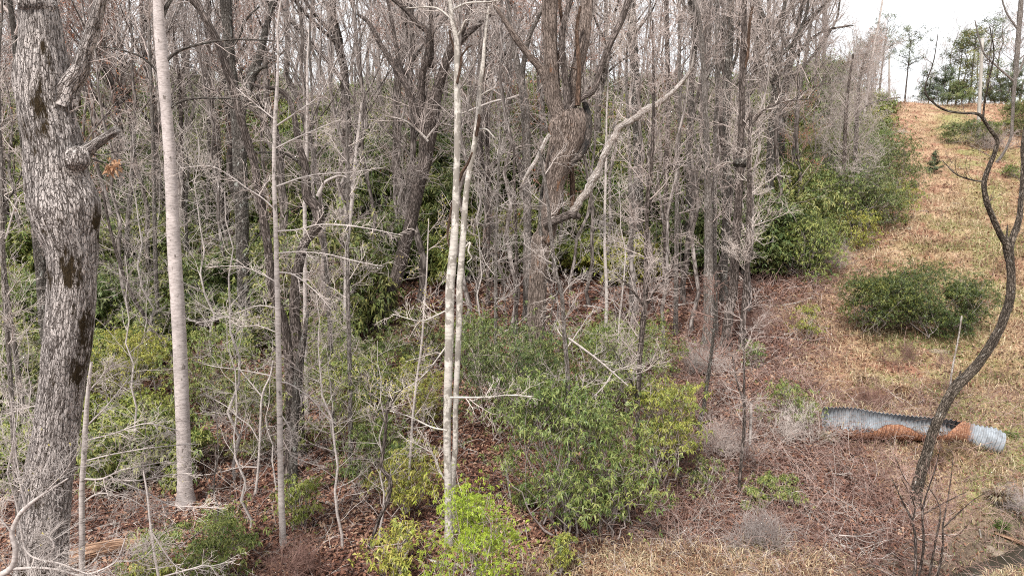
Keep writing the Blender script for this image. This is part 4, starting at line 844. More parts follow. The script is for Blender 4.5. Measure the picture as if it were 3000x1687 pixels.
shrub_px('wide leafy laurel patch at the bottom left, in front of the poplar', 590, 1700, 330, 210, 'laurel', L=.11, dens=1.2, lift=.05)
shrub_px('small yellow tinged laurel low beside the wide patch', 470, 1720, 170, 110, 'laurel_y', L=.10, dens=1.2, lift=.05)
shrub_px('airy yellow-green laurel beside the twin white trunks, low left', 1190, 1500, 220, 200, 'laurel_y', L=.11, dens=.9, lift=.2)
shrub_px('loose yellow-green laurel just left of the pale poplar', 375, 1190, 260, 230, 'laurel_y', L=.10, dens=1., lift=.1)
shrub_px('deep green laurel right of the poplar at mid height', 620, 1230, 210, 290, 'laurel', L=.11, dens=1.2, lift=.1)
shrub_px('dark laurel mass behind the thin front sapling', 760, 1330, 190, 260, 'laurel_d', L=.11, dens=1.2, lift=.1)
shrub_px('broad laurel left of the twin white trunks, behind yellow buds', 1010, 1330, 270, 320, 'laurel', L=.11, dens=1.0, lift=.1)
shrub_px('bright leafy laurel at the foot of the thin front sapling', 890, 1545, 130, 160, 'laurel_y', L=.10, dens=1.3, lift=.1)
shrub_px('dark green laurel hugging the left margin behind the oak', 70, 1050, 190, 270, 'laurel', L=.11, dens=1.2, lift=.1)
shrub_px('green laurel low at the left margin', 30, 1400, 140, 150, 'laurel', L=.10, dens=1., lift=.1)
shrub_px('shady laurel between the oak and poplar on the red litter', 330, 1420, 180, 150, 'laurel_d', L=.10, dens=1., lift=.1)
shrub_px('laurel at the back of the red litter left of the leaning broad trunk', 940, 1120, 260, 210, 'laurel', L=.11, dens=1., lift=.1)
shrub_px('green laurel right behind the twin white trunks', 1390, 1120, 180, 210, 'laurel', L=.11, dens=1.2, lift=.1)
shrub_px('little laurel sprout on the straw bank left edge', 1640, 1690, 80, 150, 'laurel_y', L=.09, dens=1.6, lift=.3)
shrub_px('small round laurel in the hollow under the thicket', 1545, 1490, 80, 80, 'laurel', L=.08, dens=1.8, lift=.2)
shrub_px('small yellowish shrub on the red bank left of the round bush', 2362, 1000, 70, 110, 'laurel_y', L=.11, dens=1., lift=.3)
shrub_px('small green shrub at the foot of the burled trunk', 2205, 1085, 60, 90, 'laurel', L=.11, dens=1., lift=.2)
shrub_px('vine-tangled green shrub up-left of the rusted pipe', 2290, 1240, 170, 130, 'laurel', L=.10, dens=.7, lift=.2)
shrub_px('low green shrub on the brushy bank below the pipe', 2265, 1480, 220, 80, 'laurel', L=.09, dens=.9, lift=.1)
shrub_px('dull green shrub at the right foot of the central thicket', 2080, 1450, 120, 110, 'laurel_d', L=.09, dens=.6, lift=.1)
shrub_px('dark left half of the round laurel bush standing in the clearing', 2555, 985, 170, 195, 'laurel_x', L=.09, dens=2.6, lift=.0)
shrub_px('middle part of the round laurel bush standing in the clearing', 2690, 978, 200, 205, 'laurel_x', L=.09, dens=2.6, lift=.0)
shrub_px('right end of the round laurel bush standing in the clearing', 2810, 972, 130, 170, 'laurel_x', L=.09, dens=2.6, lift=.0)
for lb, px, py, wp, hp, mt, dn in [
    ('bright green crown of the big laurel thicket beside the clearing', 2470, 560, 260, 150, 'laurel', 1.2), ('yellowish upper left part of the big laurel thicket by the clearing', 2350, 570, 210, 150, 'laurel_y', 1.1),
    ('dull right shoulder of the big laurel thicket by the clearing', 2590, 580, 150, 130, 'laurel_d', 1.0), ('dark lower middle of the big laurel thicket by the clearing', 2470, 680, 220, 160, 'laurel_d', 1.2),
    ('olive green left middle of the big laurel thicket by the clearing', 2350, 700, 220, 160, 'laurel', 1.1), ('low yellow-tipped right flank of the big laurel thicket', 2610, 655, 110, 100, 'laurel_y', 1.0),
    ('lowest laurel of the big thicket, above the red bank', 2350, 810, 170, 140, 'laurel', 1.), ('small laurel at the bottom right corner of the big thicket', 2500, 730, 110, 90, 'laurel_y', 1.),
    ('far laurel at the upper left of the big thicket under the trees', 2250, 640, 200, 170, 'laurel_d', 1.), ('laurel under the burled trunk behind the red bank', 2250, 790, 180, 150, 'laurel', .8),
    ('dark green shrub on the cut bank beside the utility pole', 2830, 425, 110, 75, 'laurel_d', 1.2), ('small green shrub on the bank right of the utility pole', 2920, 400, 70, 45, 'laurel', 1.),
    ('tiny dark tuft shrub on the open slope below the cedar', 2668, 555, 26, 20, 'laurel_d', 1.5), ('green shrub high on the right bank', 2970, 520, 60, 40, 'laurel', 1.), ('dark evergreen bush at the right margin on the bank', 2990, 400, 80, 110, 'needle_y', 2.)]:
    if 'big' in lb or 'far laurel' in lb: hp *= 1.3; wp *= 1.1
    shrub_px(lb, px, py, wp, hp, mt, L=.15, dens=dn*1.3, lift=.03)
shrub_px('laurel low before the foot of the leaning broad trunk', 1090, 1170, 250, 190, 'laurel', L=.10, dens=1.1, lift=.05)
shrub_px('yellowish laurel just left of the twin white trunks at mid height', 1225, 1250, 170, 210, 'laurel_y', L=.10, dens=1.0, lift=.08)
shrub_px('laurel on the red litter left of the twin white trunks, low', 1110, 1400, 210, 170, 'laurel', L=.10, dens=1.1, lift=.05)
shrub_px('dark laurel between the leaning broad trunk and the white trunks', 1230, 1050, 150, 150, 'laurel_d', L=.10, dens=1.1, lift=.05)
def bare_bush(label, px, py, wp, hp, mat='twig_grey', n=26, Y=None):
    p = hit(px, py); k = p[1]/FPX; rng = np.random.default_rng(hash_s(label) % 9999); h = hp*k; w = wp*k
    root = tag(empty('bare_bush', p), label, 'bush')
    f = 1.25*max(1, p[1]/24); m = 3+n//9; b0 = np.stack([rng.normal(0, w*.16, m), rng.normal(0, w*.12, m), np.full(m, -.05)], 1)
    P0 = np.stack([b0+np.array([0, 0, .1])*q+rng.normal(0, .01, (m, 3))*q for q in range(3)], 1); R0 = np.full((m, 3), .006*f); st = Tubes().add(P0, R0, 4)
    A, B = grow(rng, P0, R0, 7, h*.85, .9, .75, .05, .2, 9, .1, 1., rmin=.004*f, shrink=0); st.add(A, B, 4)
    A, B = grow(rng, A, B, 8, h*.42, .8, .8, .03, .2, 6, .12, .98, rmin=.0027*f); st.add(A, B, 3)
    A, B = grow(rng, A, B, 4, h*.2, .8, .8, .02, .2, 4, .2, .98, rmin=.0022*f); st.add(A, B, 3)
    link('stems', st.mesh('stems', M[mat]), root); return root
bare_bush('grey-brown leafless bush in the lower right of the big laurel thicket', 2540, 640, 150, 150, n=40)
bare_bush('leafless twiggy bush at the foot of the big laurel thicket', 2430, 790, 150, 110)
bare_bush('brown leafless bush under the utility pole', 2905, 440, 140, 80, n=40)
bare_bush('reddish leafless bush on the red bank above the pipe', 2560, 1190, 110, 80, 'twig_maroon')
bare_bush('pale leafless bush left of the pipe end', 2330, 1300, 160, 130, 'twig_pale', 30)
bare_bush('tangled leafless bush right of the central thicket', 2130, 1340, 200, 170, 'twig_grey', 34)
bare_bush('pinkish bare brush at the foot of the paired trunks', 2030, 1100, 220, 120, 'twig_pale', 34)
bare_bush('bare brush on the red bank beneath the burled trunk', 2230, 980, 200, 90, 'twig_red', 30)
bare_bush('dense bare brush at the lower middle of the brushy bank', 2230, 1600, 260, 140, 'twig_grey', 40)
bare_bush('red-stemmed bare brush in the lower left foreground', 860, 1690, 240, 150, 'twig_maroon', 30)
bare_bush('grey bare brush at the right edge over the creek', 2960, 1500, 130, 100, 'twig_grey', 24)
bare_bush('rusty bare weeds before the round laurel bush', 2660, 1060, 260, 60, 'twig_maroon', 36)
bare_bush('dim bare brush behind the poplar in the shade', 640, 900, 260, 150, 'twig_grey', 40)
bare_bush('pinkish bare brush in the shade left of the poplar', 380, 880, 240, 170, 'twig_pale', 40)

# cedar on the slope
def conifer(label, p, w, h, mat, name='cedar', n=700, L=.16, cat='tree', ragged=.35, c0=.03, lean=0., trunkm='bark_far_dark', round_=0.):
    rng = np.random.default_rng(hash_s(label) % 99999)
    root = tag(empty(name, p), label, cat)
    t = Tubes(); nb = 46; zz = c0*h+(1-c0)*h*np.sort(rng.random(nb)); az = rng.random(nb)*2*pi
    prof = (1-zz/h)**.8*(1-round_)+round_*np.sqrt(np.clip(1-((zz/h-.72)/.3)**2, .04, 1))
    bl = w/2*(prof+.03)*(1-ragged+2*ragged*rng.random(nb))
    tr = np.array([[0, 0, -.3], [lean*h*.4, 0, h*.5], [lean*h, 0, h]]); TP = crom(tr, 14); t.add(TP, np.linspace(.012*h+.02, .012, 14), 7, .1)
    link('trunk', t.mesh('trunk', M[trunkm]), root)
    b = Tubes(); S = np.stack([np.interp(zz, TP[:, 2], TP[:, 0]), 0*zz, zz], 1)
    D = nrm(np.stack([np.cos(az), np.sin(az), .15+.5*zz/h], 1)); E = S+D*bl[:, None]; mid = (S+E)/2+np.array([0, 0, -.03*h])*rng.random((nb, 1))
    P = np.array([crom(np.array([s, m_, e]), 6) for s, m_, e in zip(S, mid, E)]); b.add(P, np.linspace(.03, .01, 6)[None]*np.ones((nb, 1))*min(1, h/6), 4)
    link('branches', b.mesh('branches', M[trunkm]), root)
    wgt = bl/bl.sum(); bi = rng.choice(nb, n, p=wgt); u = 1-rng.random(n)**1.6*.8
    Cn = S[bi]+(E-S)[bi]*u[:, None]+rng.normal(0, .045*w, (n, 3))*np.array([1, 1, .55])
    V, Q, r = whorls(rng, Cn, D[bi]+np.array([0, 0, .6]), 8, L, .16, (.3, .4), .1)
    link('needles', make_mesh('needles', V, Q, M[mat], {'rnd': ('FLOAT', r)}, smooth=False), root)
    return root
conifer('small lone cedar standing on the open slope', hit(2735, 512), 1.1, 1.9, 'needle', n=700, L=.13)
def ridge(px, Y): p = N(px, 300, Y); p[2] = float(ground(p[0], p[1])); return p
for lb, px, Y, w, h, mt, c0, lean, n, rd, nm in [
    ('lone round-topped pine standing clear against the sky', 2650, 93, 6.2, 9.2, 'needle', .45, .02, 420, .8, 'pine_tree'),
    ('leaning thin-crowned pine left of the lone pine', 2573, 90, 5.5, 10.6, 'needle', .40, .04, 380, .6, 'pine_tree'),
    ('small drooping pine at the left of the crest gap', 2540, 88, 5, 8, 'needle', .2, .02, 380, .3, 'pine_tree'),
    ('short dark pine at the wood edge on the crest', 2500, 86, 5, 7.5, 'needle', .2, -.02, 380, .2, 'pine_tree'),
    ('narrow pine close right of the crest gap', 2720, 92, 4.2, 5.5, 'needle', .15, 0, 500, .1, 'pine_tree'),
    ('bushy olive pine in the middle of the right group', 2800, 94, 7, 9.5, 'needle_y', .12, .03, 1000, .3, 'pine_tree'),
    ('tall ragged pine top of the right group behind the pole', 2885, 98, 6.5, 13, 'needle', .5, .01, 450, .7, 'pine_tree'),
    ('broad yellow-green cedar left of the utility pole', 2840, 90, 6.5, 9.8, 'needle_y', .1, 0, 1100, .2, 'cedar'),
    ('dark cedar low at the left of the right group', 2762, 90, 5, 4.8, 'needle', .05, 0, 800, .1, 'cedar'),
    ('bright low cedar beneath the right group', 2800, 86, 4.2, 3.0, 'needle_y', .03, 0, 700, .1, 'cedar'),
    ('dark cedar right behind the utility pole', 2915, 92, 6, 6, 'needle', .05, 0, 1000, .1, 'cedar'),
    ('cedar at the far right of the crest', 2970, 88, 6, 5.2, 'needle', .05, 0, 1000, .1, 'cedar')]:
    conifer(lb, ridge(px, Y), w, h, mt, nm, int(n*.68), .34, 'tree', .35, c0, lean, round_=rd)
# bare trees of the crest and the distance
bare_c = [(2705, 100, 5, .62), (2745, 98, 7, .75), (2780, 100, 2, .85), (2825, 104, 4, .8), (2860, 100, 6, .6), (2930, 100, 3, .72), (2960, 95, 1, .7), (2990, 98, 0, .75), (2945, 108, 5, 1.), (2870, 112, 7, 1.05), (2610, 125, 7, .6), (2600, 118, 5, .5), (2670, 128, 2, .5), (2630, 130, 7, .5), (2685, 126, 5, .45), (2560, 112, 2, .6), (2545, 104, 7, .7), (2720, 120, 7, .7)]
for px, Y, k, s in bare_c:
    p = ridge(px, Y); dup(pr[k], p, px*.7, (s, s, s), 'small bare tree among those on the crest behind the clearing')['group'] = 'bare trees on the crest'
# edge trees leaning over the clearing
rng = np.random.default_rng(77)
for i, y in enumerate(np.linspace(36, 84, 11)):
    x = float(edge_x(y))-1.8-2.5*rng.random(); z = float(ground(x, y)); k = [7, 5, 2, 7, 4][i % 5]; s = .45+.35*rng.random()
    dup(pr[k], (x, y, z), rng.random()*6, (s, s, s), 'low slim bare tree in the row edging the clearing', (0, radians(1+5*rng.random())))['group'] = 'slim trees edging the clearing'

# understory shrubs on the slope, copied one by one
protos = []
for i, (w, h, mt, n) in enumerate([(4.2, 2.0, 'laurel', 2600), (4.6, 2.6, 'laurel_d', 3000), (3.6, 1.8, 'laurel', 2200), (4.0, 3.0, 'laurel_d', 2800), (3.8, 1.6, 'laurel_y', 2000)]):
    rng = np.random.default_rng(700+i); (V, Q, r), st = shrub_geo(rng, w, w, h, n, .17, .34, 6, lift=.02)
    root = tag(empty('laurel_shrub'), 'evergreen laurel shrub in the green layer under the trees of the slope', 'shrub', 'laurel shrubs of the wooded slope')
    link('foliage', make_mesh('foliage', V, Q, M[mt], {'rnd': ('FLOAT', r)}, smooth=False), root); link('stems', st.mesh('stems', M['twig_grey']), root); protos.append(root)
rng = np.random.default_rng(8)
def us(x, y):
    if x > edge_x(y)-1.5: return False
    px = 1500+x/y*FPX
    n = fbm(x*.13, y*.13, 40.)
    if y < 33 and px > 1150: return False
    if y < 28.5 and 1010 < px < 1290: return False
    if y < 26 and 670 < px < 765: return False
    if y < 21: return px < 1150 and n > .5 and not 455 < px < 600
    if y < 30: return n > .42
    return n > .30+.003*max(0, y-55)
sp2 = poisson(rng, 292, 16, 88, us, lambda y: 1.35+.014*y, .05)
used = set()
for x, y in sp2:
    k = int(rng.integers(0, 5)); s = (.85+.55*rng.random())*(1 if y > 24 else .62)*(1.35 if y > 40 else 1); loc = (x, y, float(ground(x, y))-.1)
    if k not in used: used.add(k); protos[k].location = loc; protos[k].scale = (s,)*3
    else: dup(protos[k], loc, rng.random()*6.28, (s, s, s*(.8+.4*rng.random())))

# twiggy beech saplings of the understory
def proto_sap(seed, H, R0, n0, L, mat, tw, flat=.4, up=.01):
    rng = np.random.default_rng(seed); n = 12
    P = np.zeros((n, 3)); P[:, 2] = np.linspace(-.3, H, n); P[:, :2] = np.cumsum(rng.normal(0, H*.018, (n, 2)), 0); R = R0*np.linspace(1, .2, n)
    root = tag(empty('sapling'), 'pale twiggy sapling among the many under the tall trees', 'sapling', 'twiggy saplings of the understory')
    t = Tubes().add(P, R, 6, .05); A0, B0 = grow(rng, P[None], R[None], n0, L, .5, 1.15, .03, .13, 9, .12, .97, flat=flat, rmax=.011, rmin=.006, shrink=.5); t.add(A0, B0, 4)
    c = Tubes(); A1, B1 = grow(rng, A0, B0, 6, L*.42, .7, .75, up, .11, 6, .15, .98, flat=flat, rmax=.006, rmin=.0042); c.add(A1, B1, 3)
    A2, B2 = grow(rng, A1, B1, 4, L*.2, .8, .75, up, .12, 4, .15, .98, flat=flat, rmax=.0042, rmin=.0032); c.add(A2, B2, 3)
    link('trunk', t.mesh('trunk', M[mat]), root); link('twigs', c.mesh('twigs', M[tw]), root); return root
ps = [proto_sap(31, 5, .035, 16, 1.8, 'palebark', 'twig_pale'), proto_sap(32, 7, .045, 18, 2.2, 'palebark', 'twig_pale'), proto_sap(33, 3.2, .02, 14, 1.3, 'palebark', 'twig_pale', .2),
      proto_sap(34, 6, .04, 18, 2.0, 'grey', 'twig_dark'), proto_sap(35, 4, .028, 14, 1.5, 'grey', 'twig_red', .1, .05), proto_sap(36, 8, .05, 18, 2.2, 'palebark', 'twig_grey')]
rng = np.random.default_rng(21)
def ss(x, y):
    if x > edge_x(y)-1.2: return False
    px = 1500+x/y*FPX
    for a, b, c in ((1470, 1740, 22.5), (1130, 1270, 27), (690, 740, 25), (460, 560, 16), (2050, 2200, 26)):
        if a < px < b and y < c: return False
    if y < 15.5 and px > 1000: return False
    return True
sp3 = poisson(rng, 112, 14, 66, ss, lambda y: .8+.02*y, .5)+[N(p_, 1300, y_)[:2] for p_, y_ in ((90, 10.5), (330, 12), (640, 13), (700, 14.5), (170, 13.5), (980, 13.5), (1120, 14), (30, 9))]
used = set()
for x, y in sp3:
    k = int(rng.integers(0, 6)); s = .75+.5*rng.random(); 
    if y < 17: s *= .6
    loc = (x, y, float(ground(x, y)))
    if k not in used: used.add(k); ps[k].location = loc; ps[k].scale = (s,)*3
    else: dup(ps[k], loc, rng.random()*6.28, (s, s, s))

# ------------------------------------------------------------------ brush, brambles, twigs on the ground
def brush(name, label, mat, n, y0, y1, keep, L, rad, seed, arch=.9, pw=.8, npt=6):
    rng = np.random.default_rng(seed); x, y = frustum_pts(rng, n, y0, y1, pw); k = rng.random(n) < keep(x, y); x, y = x[k], y[k]; n = len(x)
    sc = np.clip(y/16, .8, 3)**.6
    az = rng.random(n)*2*pi; el = rng.random(n)*1.2*arch+.1; l = L*(.4+rng.random(n))*sc**.5
    D = np.stack([np.cos(az)*np.cos(el), np.sin(az)*np.cos(el), np.sin(el)], 1); P = [np.stack([x, y, ground(x, y)-.02], 1)]
    for q in range(npt-1):
        D = nrm(D+rng.normal(0, .16, (n, 3))+np.array([0, 0, -.22*arch])); P.append(P[-1]+D*(l/(npt-1))[:, None])
    P = np.stack(P, 1); gz = ground(P[..., 0], P[..., 1]); P[..., 2] = np.maximum(P[..., 2], gz+.01)
    R = (rad*sc*(.6+.8*rng.random(n)))[:, None]*np.linspace(1, .45, npt)
    t = Tubes().add(P, R, 3)
    A, B = grow(rng, P, R, 2, L*.35, .8, .8, .0, .2, 4, .2, .9, rmin=rad*.6); t.add(A, B, 3)
    tag(link(name, t.mesh(name, M[mat])), label, None, None, 'stuff')
red_zone = lambda x, y: sstep((x-edge_x(y)+5)/3)*sstep((edge_x(y)+4.5-x)/3)
low_r = lambda x, y: (x > 2.5)*(y < 21)*(x/y < .66)*nocreek(x, y)*(1-.92*straw_h(x, y))
brush('brambles', 'pinkish-brown leafless brambles tangled over the bank', 'twig_red', 34000, 9.5, 36, lambda x, y: np.clip(red_zone(x, y)*(y > 14)+low_r(x, y)+.05+.5*(x > 5)*(y < 22), 0, 1)*nocreek(x, y), .95, .006, 51)
brush('dead_brush', 'dark dead brush tangled among the brambles', 'twig_maroon', 20000, 9.5, 34, lambda x, y: np.clip(.9*red_zone(x, y)*(y > 14)+.8*low_r(x, y), 0, 1)*nocreek(x, y), .9, .006, 54)
brush('undergrowth', 'pale dead stems and fine brush on the forest floor', 'twig_pale', 26000, 9, 45, lambda x, y: np.clip(.30*(x < edge_x(y))+.45*red_zone(x, y)+.45*low_r(x, y), 0, 1)*nocreek(x, y), .75, .005, 52, .8)
brush('fallen_twigs', 'grey-brown twigs lying on the leaf litter', 'twig_grey', 22000, 8.5, 50, lambda x, y: (.5-.42*clearing(x, y)*(1-low_r(x, y)))*nocreek(x, y), .55, .0042, 53, .25)
scatter('weed_clumps', M['straw'], 160000, 9, 95, lambda x, y: nocreek(x, y)*clearing(x, y)*sstep((fbm(x*1.5, y*1.5, 81.)-.60)/.05), .34, .035, (.95, .35), 6, lift=.02, sag=.3, rb=1.6, label='ragged clumps of dead weeds on the open slope')
scatter('tall_dry_grass', M['straw'], 130000, 9, 90, lambda x, y: nocreek(x, y)*np.clip(1.5*straw_h(x, y)+clearing(x, y)*sstep((fbm(x*.5, y*.5, 61.)-.5)/.1)*.8+.5*sstep(1-np.hypot((x-17.5)/4, (y-25)/2.2)), 0, 1), .42, .03, (.75, .3), 5, lift=.02, sag=.35, rb=.8, label='taller clumps of dead straw grass')

# ------------------------------------------------------------------ logs and fallen limbs
def log(name, label, pts, mat, cat='log', twigs=None, tmat='twig_pale', lift=.5, sides=10, seed=1, parts=()):
    A = []
    for px, py, w in pts:
        p = hit(px, py); r = w/2/FPX*p[1]; A.append([p[0], p[1], p[2]+r*lift*2, r])
    A = np.array(A); C4 = crom(A, max(10, 6*len(A))); P, R = C4[:, :3], np.clip(C4[:, 3], .003, None); o = P[0].copy()
    t = Tubes().add(P, R, sides, .15, cap=True); m_ = t.mesh(name, M[mat], o)
    if twigs is None: return tag(link(name, m_, loc=o), label, cat)
    root = tag(empty(name, o), label, cat); link('stem', m_, root); rng = np.random.default_rng(seed)
    n, L = twigs; tw = Tubes(); A1, B1 = grow(rng, P[None], R[None], n, L, .6, .6, .03, .14, 8, .3, 1., rmax=.02, rmin=.006, shrink=.3); tw.add(A1, B1, 4)
    A2, B2 = grow(rng, A1, B1, 5, L*.4, .7, .7, .02, .16, 5, .2, .98, rmin=.0035); tw.add(A2, B2, 3)
    link('twigs', tw.mesh('twigs', M[tmat], o), root); return root
log('fallen_log', 'thick barkless orange-brown log lying behind the oak foot', [(195, 1668, 52), (260, 1645, 56), (340, 1622, 50), (425, 1608, 40)], 'log')
log('fallen_limb', 'grey fallen limb resting in the shade left of the poplar', [(276, 958, 12), (330, 940, 13), (380, 925, 12), (425, 910, 9)], 'deadwood', 'limb', (8, .9))
log('fallen_branch', 'bleached forked branch lying on the lower bank, crown toward the creek', [(2375, 1500, 5), (2405, 1540, 10), (2435, 1570, 11), (2470, 1605, 8), (2525, 1640, 5)], 'deadwood', 'branch', (9, 1.1), seed=4)
log('fallen_branch', 'long thin pale pole lying across the brushy bank', [(2160, 1474, 6), (2260, 1472, 6), (2345, 1482, 6), (2370, 1520, 5), (2390, 1545, 4)], 'deadwood', 'branch', (5, .6), lift=1.2, seed=5)
log('fallen_branch', 'pale spreading branch beside the creek under the locust', [(2540, 1540, 5), (2620, 1555, 7), (2680, 1580, 7), (2760, 1610, 6)], 'deadwood', 'branch', (8, .9), seed=6)
log('fallen_branch', 'grey stick lying among brambles right of the central thicket', [(2000, 1412, 8), (2040, 1405, 9), (2072, 1400, 7)], 'deadwood', 'branch')
log('fallen_branch', 'brown branch propped at the left of the brushy bank', [(2010, 1545, 5), (2060, 1500, 7), (2110, 1480, 7)], 'deadwood', 'branch', (5, .6), seed=8)
log('fallen_log', 'grey log at the right edge of the straw hummock', [(1900, 1545, 12), (1950, 1568, 13), (2000, 1590, 12)], 'brown', 'log', (6, .5), seed=9)
log('fallen_branch', 'white bent branch at the foot of the feathery shrub', [(1240, 1640, 9), (1290, 1655, 11), (1340, 1660, 10), (1390, 1680, 7)], 'white', 'branch', (8, .6), seed=10)
log('fallen_branch', 'short pale stick in the hollow under the thicket', [(1505, 1570, 11), (1540, 1560, 9), (1565, 1550, 7)], 'deadwood', 'branch')
for i_, (a_, b_, c_, d_) in enumerate([(880, 1590, 990, 1560), (930, 1470, 1010, 1500), (1400, 1330, 1330, 1300), (260, 1560, 400, 1530), (1960, 900, 2060, 880), (2010, 1010, 2130, 1040), (2160, 1090, 2260, 1060), (1710, 900, 1800, 925), (2290, 900, 2390, 870), (2420, 1390, 2530, 1420), (1100, 1400, 1010, 1430), (2060, 1600, 2190, 1640)]):
    o_ = log('fallen_branch', 'dead grey stick among those strewn over the red leaf litter and brush', [(a_, b_, 8), ((a_+c_)/2, (b_+d_)/2+6*(-1)**i_, 8), (c_, d_, 4)], 'deadwood', 'branch', (4, .5), seed=20+i_); o_['group'] = 'dead sticks on the ground'
log('fallen_branch', 'long pale branch lying high on the red bank below the laurels', [(2180, 985, 4), (2250, 990, 5), (2330, 995, 5), (2400, 1000, 4)], 'deadwood', 'branch', (8, .8), seed=12)
log('fallen_branch', 'grey branch lying on the open slope right of the big thicket', [(2610, 622, 3), (2660, 618, 3), (2720, 622, 2)], 'deadwood', 'branch')
log('fallen_log', 'brown log jutting over the creek bank at the right margin', [(2910, 1570, 12), (2950, 1585, 13), (3010, 1608, 13)], 'log', 'log')
tree('bent_stem', 'pale crooked dead stem arching in the dark hollow under the thicket', 'stem', None, 'deadwood', [(1595, 1402, 6), (1608, 1408, 8), (1622, 1418, 9), (1640, 1450, 9), (1652, 1480, 9), (1655, 1530, 9), (1655, 1575, 10)], twigs=None, sides=8, flare=0)
tree('bent_stem', 'twisting brown stem with a kink left of the feathery shrub', 'stem', None, 'brown', [(1135, 1180, 9), (1128, 1280, 11), (1118, 1370, 13), (1140, 1395, 16), (1142, 1440, 16), (1125, 1490, 14), (1110, 1520, 12), (1080, 1610, 14)],
     [dict(p=[(1135, 1210, 7), (1160, 1160, 5), (1190, 1130, 3)]), dict(p=[(1130, 1240, 6), (1090, 1180, 5), (1075, 1100, 3)])], twigs=(8, .6, 5, .3), tmat='twig_pale', sides=9, flare=0, tw_r=.004)
tree('bent_stem', 'slanting mottled stem rising through the left of the hollow', 'stem', None, 'white', [(1480, 1340, 6), (1486, 1390, 7), (1492, 1430, 8), (1497, 1460, 8)], twigs=None, sides=7, flare=0)
tree('bent_stem', 'pale rhododendron stem standing under the right of the thicket', 'stem', None, 'palebark', [(1812, 1380, 7), (1805, 1430, 8), (1802, 1470, 9), (1797, 1510, 9)], twigs=(3, .4, 2, .2), sides=7, flare=0)
# multi-stemmed brush by the creek
t = tree('multi_stem_shrub', 'reddish multi-stemmed bare shrub in front of the locust foot', 'shrub', 12.2, 'brown',
  [(2612, 1400, 3), (2645, 1470, 6), (2665, 1510, 8), (2680, 1560, 9), (2682, 1660, 10), (2672, 1700, 11)],
  [dict(p=[(2690, 1700, 9), (2706, 1600, 8), (2703, 1500, 7), (2720, 1430, 5), (2738, 1380, 4), (2755, 1310, 2)]), dict(p=[(2720, 1700, 8), (2738, 1600, 7), (2755, 1510, 6), (2746, 1465, 4), (2700, 1400, 2)]),
   dict(p=[(2745, 1700, 8), (2762, 1600, 7), (2762, 1540, 6), (2772, 1490, 5), (2786, 1400, 3), (2792, 1340, 2)]), dict(p=[(2764, 1545, 5), (2810, 1500, 4), (2850, 1465, 3), (2890, 1440, 2)]), dict(p=[(2672, 1530, 6), (2680, 1490, 5), (2668, 1450, 4), (2640, 1400, 2)]),
   dict(p=[(2703, 1500, 5), (2690, 1450, 4), (2650, 1400, 3), (2620, 1330, 2)]), dict(p=[(2706, 1505, 5), (2770, 1470, 4), (2830, 1440, 2)]), dict(p=[(2760, 1560, 5), (2800, 1570, 3), (2850, 1520, 2)])],
  twigs=(9, .45, 5, .22), tmat='twig_red', sides=8, tw_r=.0032, flare=0, up=.1)

# ------------------------------------------------------------------ torn corrugated pipe
def pipe_mat():
    m, t, b, o = newmat('galvanised_and_rust'); g = t.nodes.new('ShaderNodeNewGeometry'); pos = g.outputs['Position']
    n1 = noisen(t, pos, 5, 5, .7); n2 = noisen(t, pos, 22, 4, .7)
    rust = ramp(t, n2, [(.3, (.055, .028, .02)), (.43, (.20, .085, .048)), (.57, (.36, .185, .11)), (.70, (.46, .37, .31))])
    zinc = ramp(t, n1, [(.3, (.15, .15, .155)), (.5, (.25, .27, .295)), (.75, (.36, .39, .43))])
    s = t.nodes.new('ShaderNodeMath'); s.operation = 'ADD'; t.links.new(attrn(t, 'rust', 'Fac'), s.inputs[0])
    s2 = t.nodes.new('ShaderNodeMath'); s2.operation = 'MULTIPLY_ADD'; s2.inputs[1].default_value = 1.6; s2.inputs[2].default_value = -.8; t.links.new(n2, s2.inputs[0]); t.links.new(s2.outputs[0], s.inputs[1])
    f = ramp(t, s.outputs[0], [(.35, (0, 0, 0)), (.75, (1, 1, 1))])
    t.links.new(mixc(t, f, zinc, rust), b.inputs['Base Color']); b.inputs['Metallic'].default_value = 0; b.inputs['Roughness'].default_value = .7
    bumpn(t, b, n2, .3, .01); return m
M['pipe'] = pipe_mat()
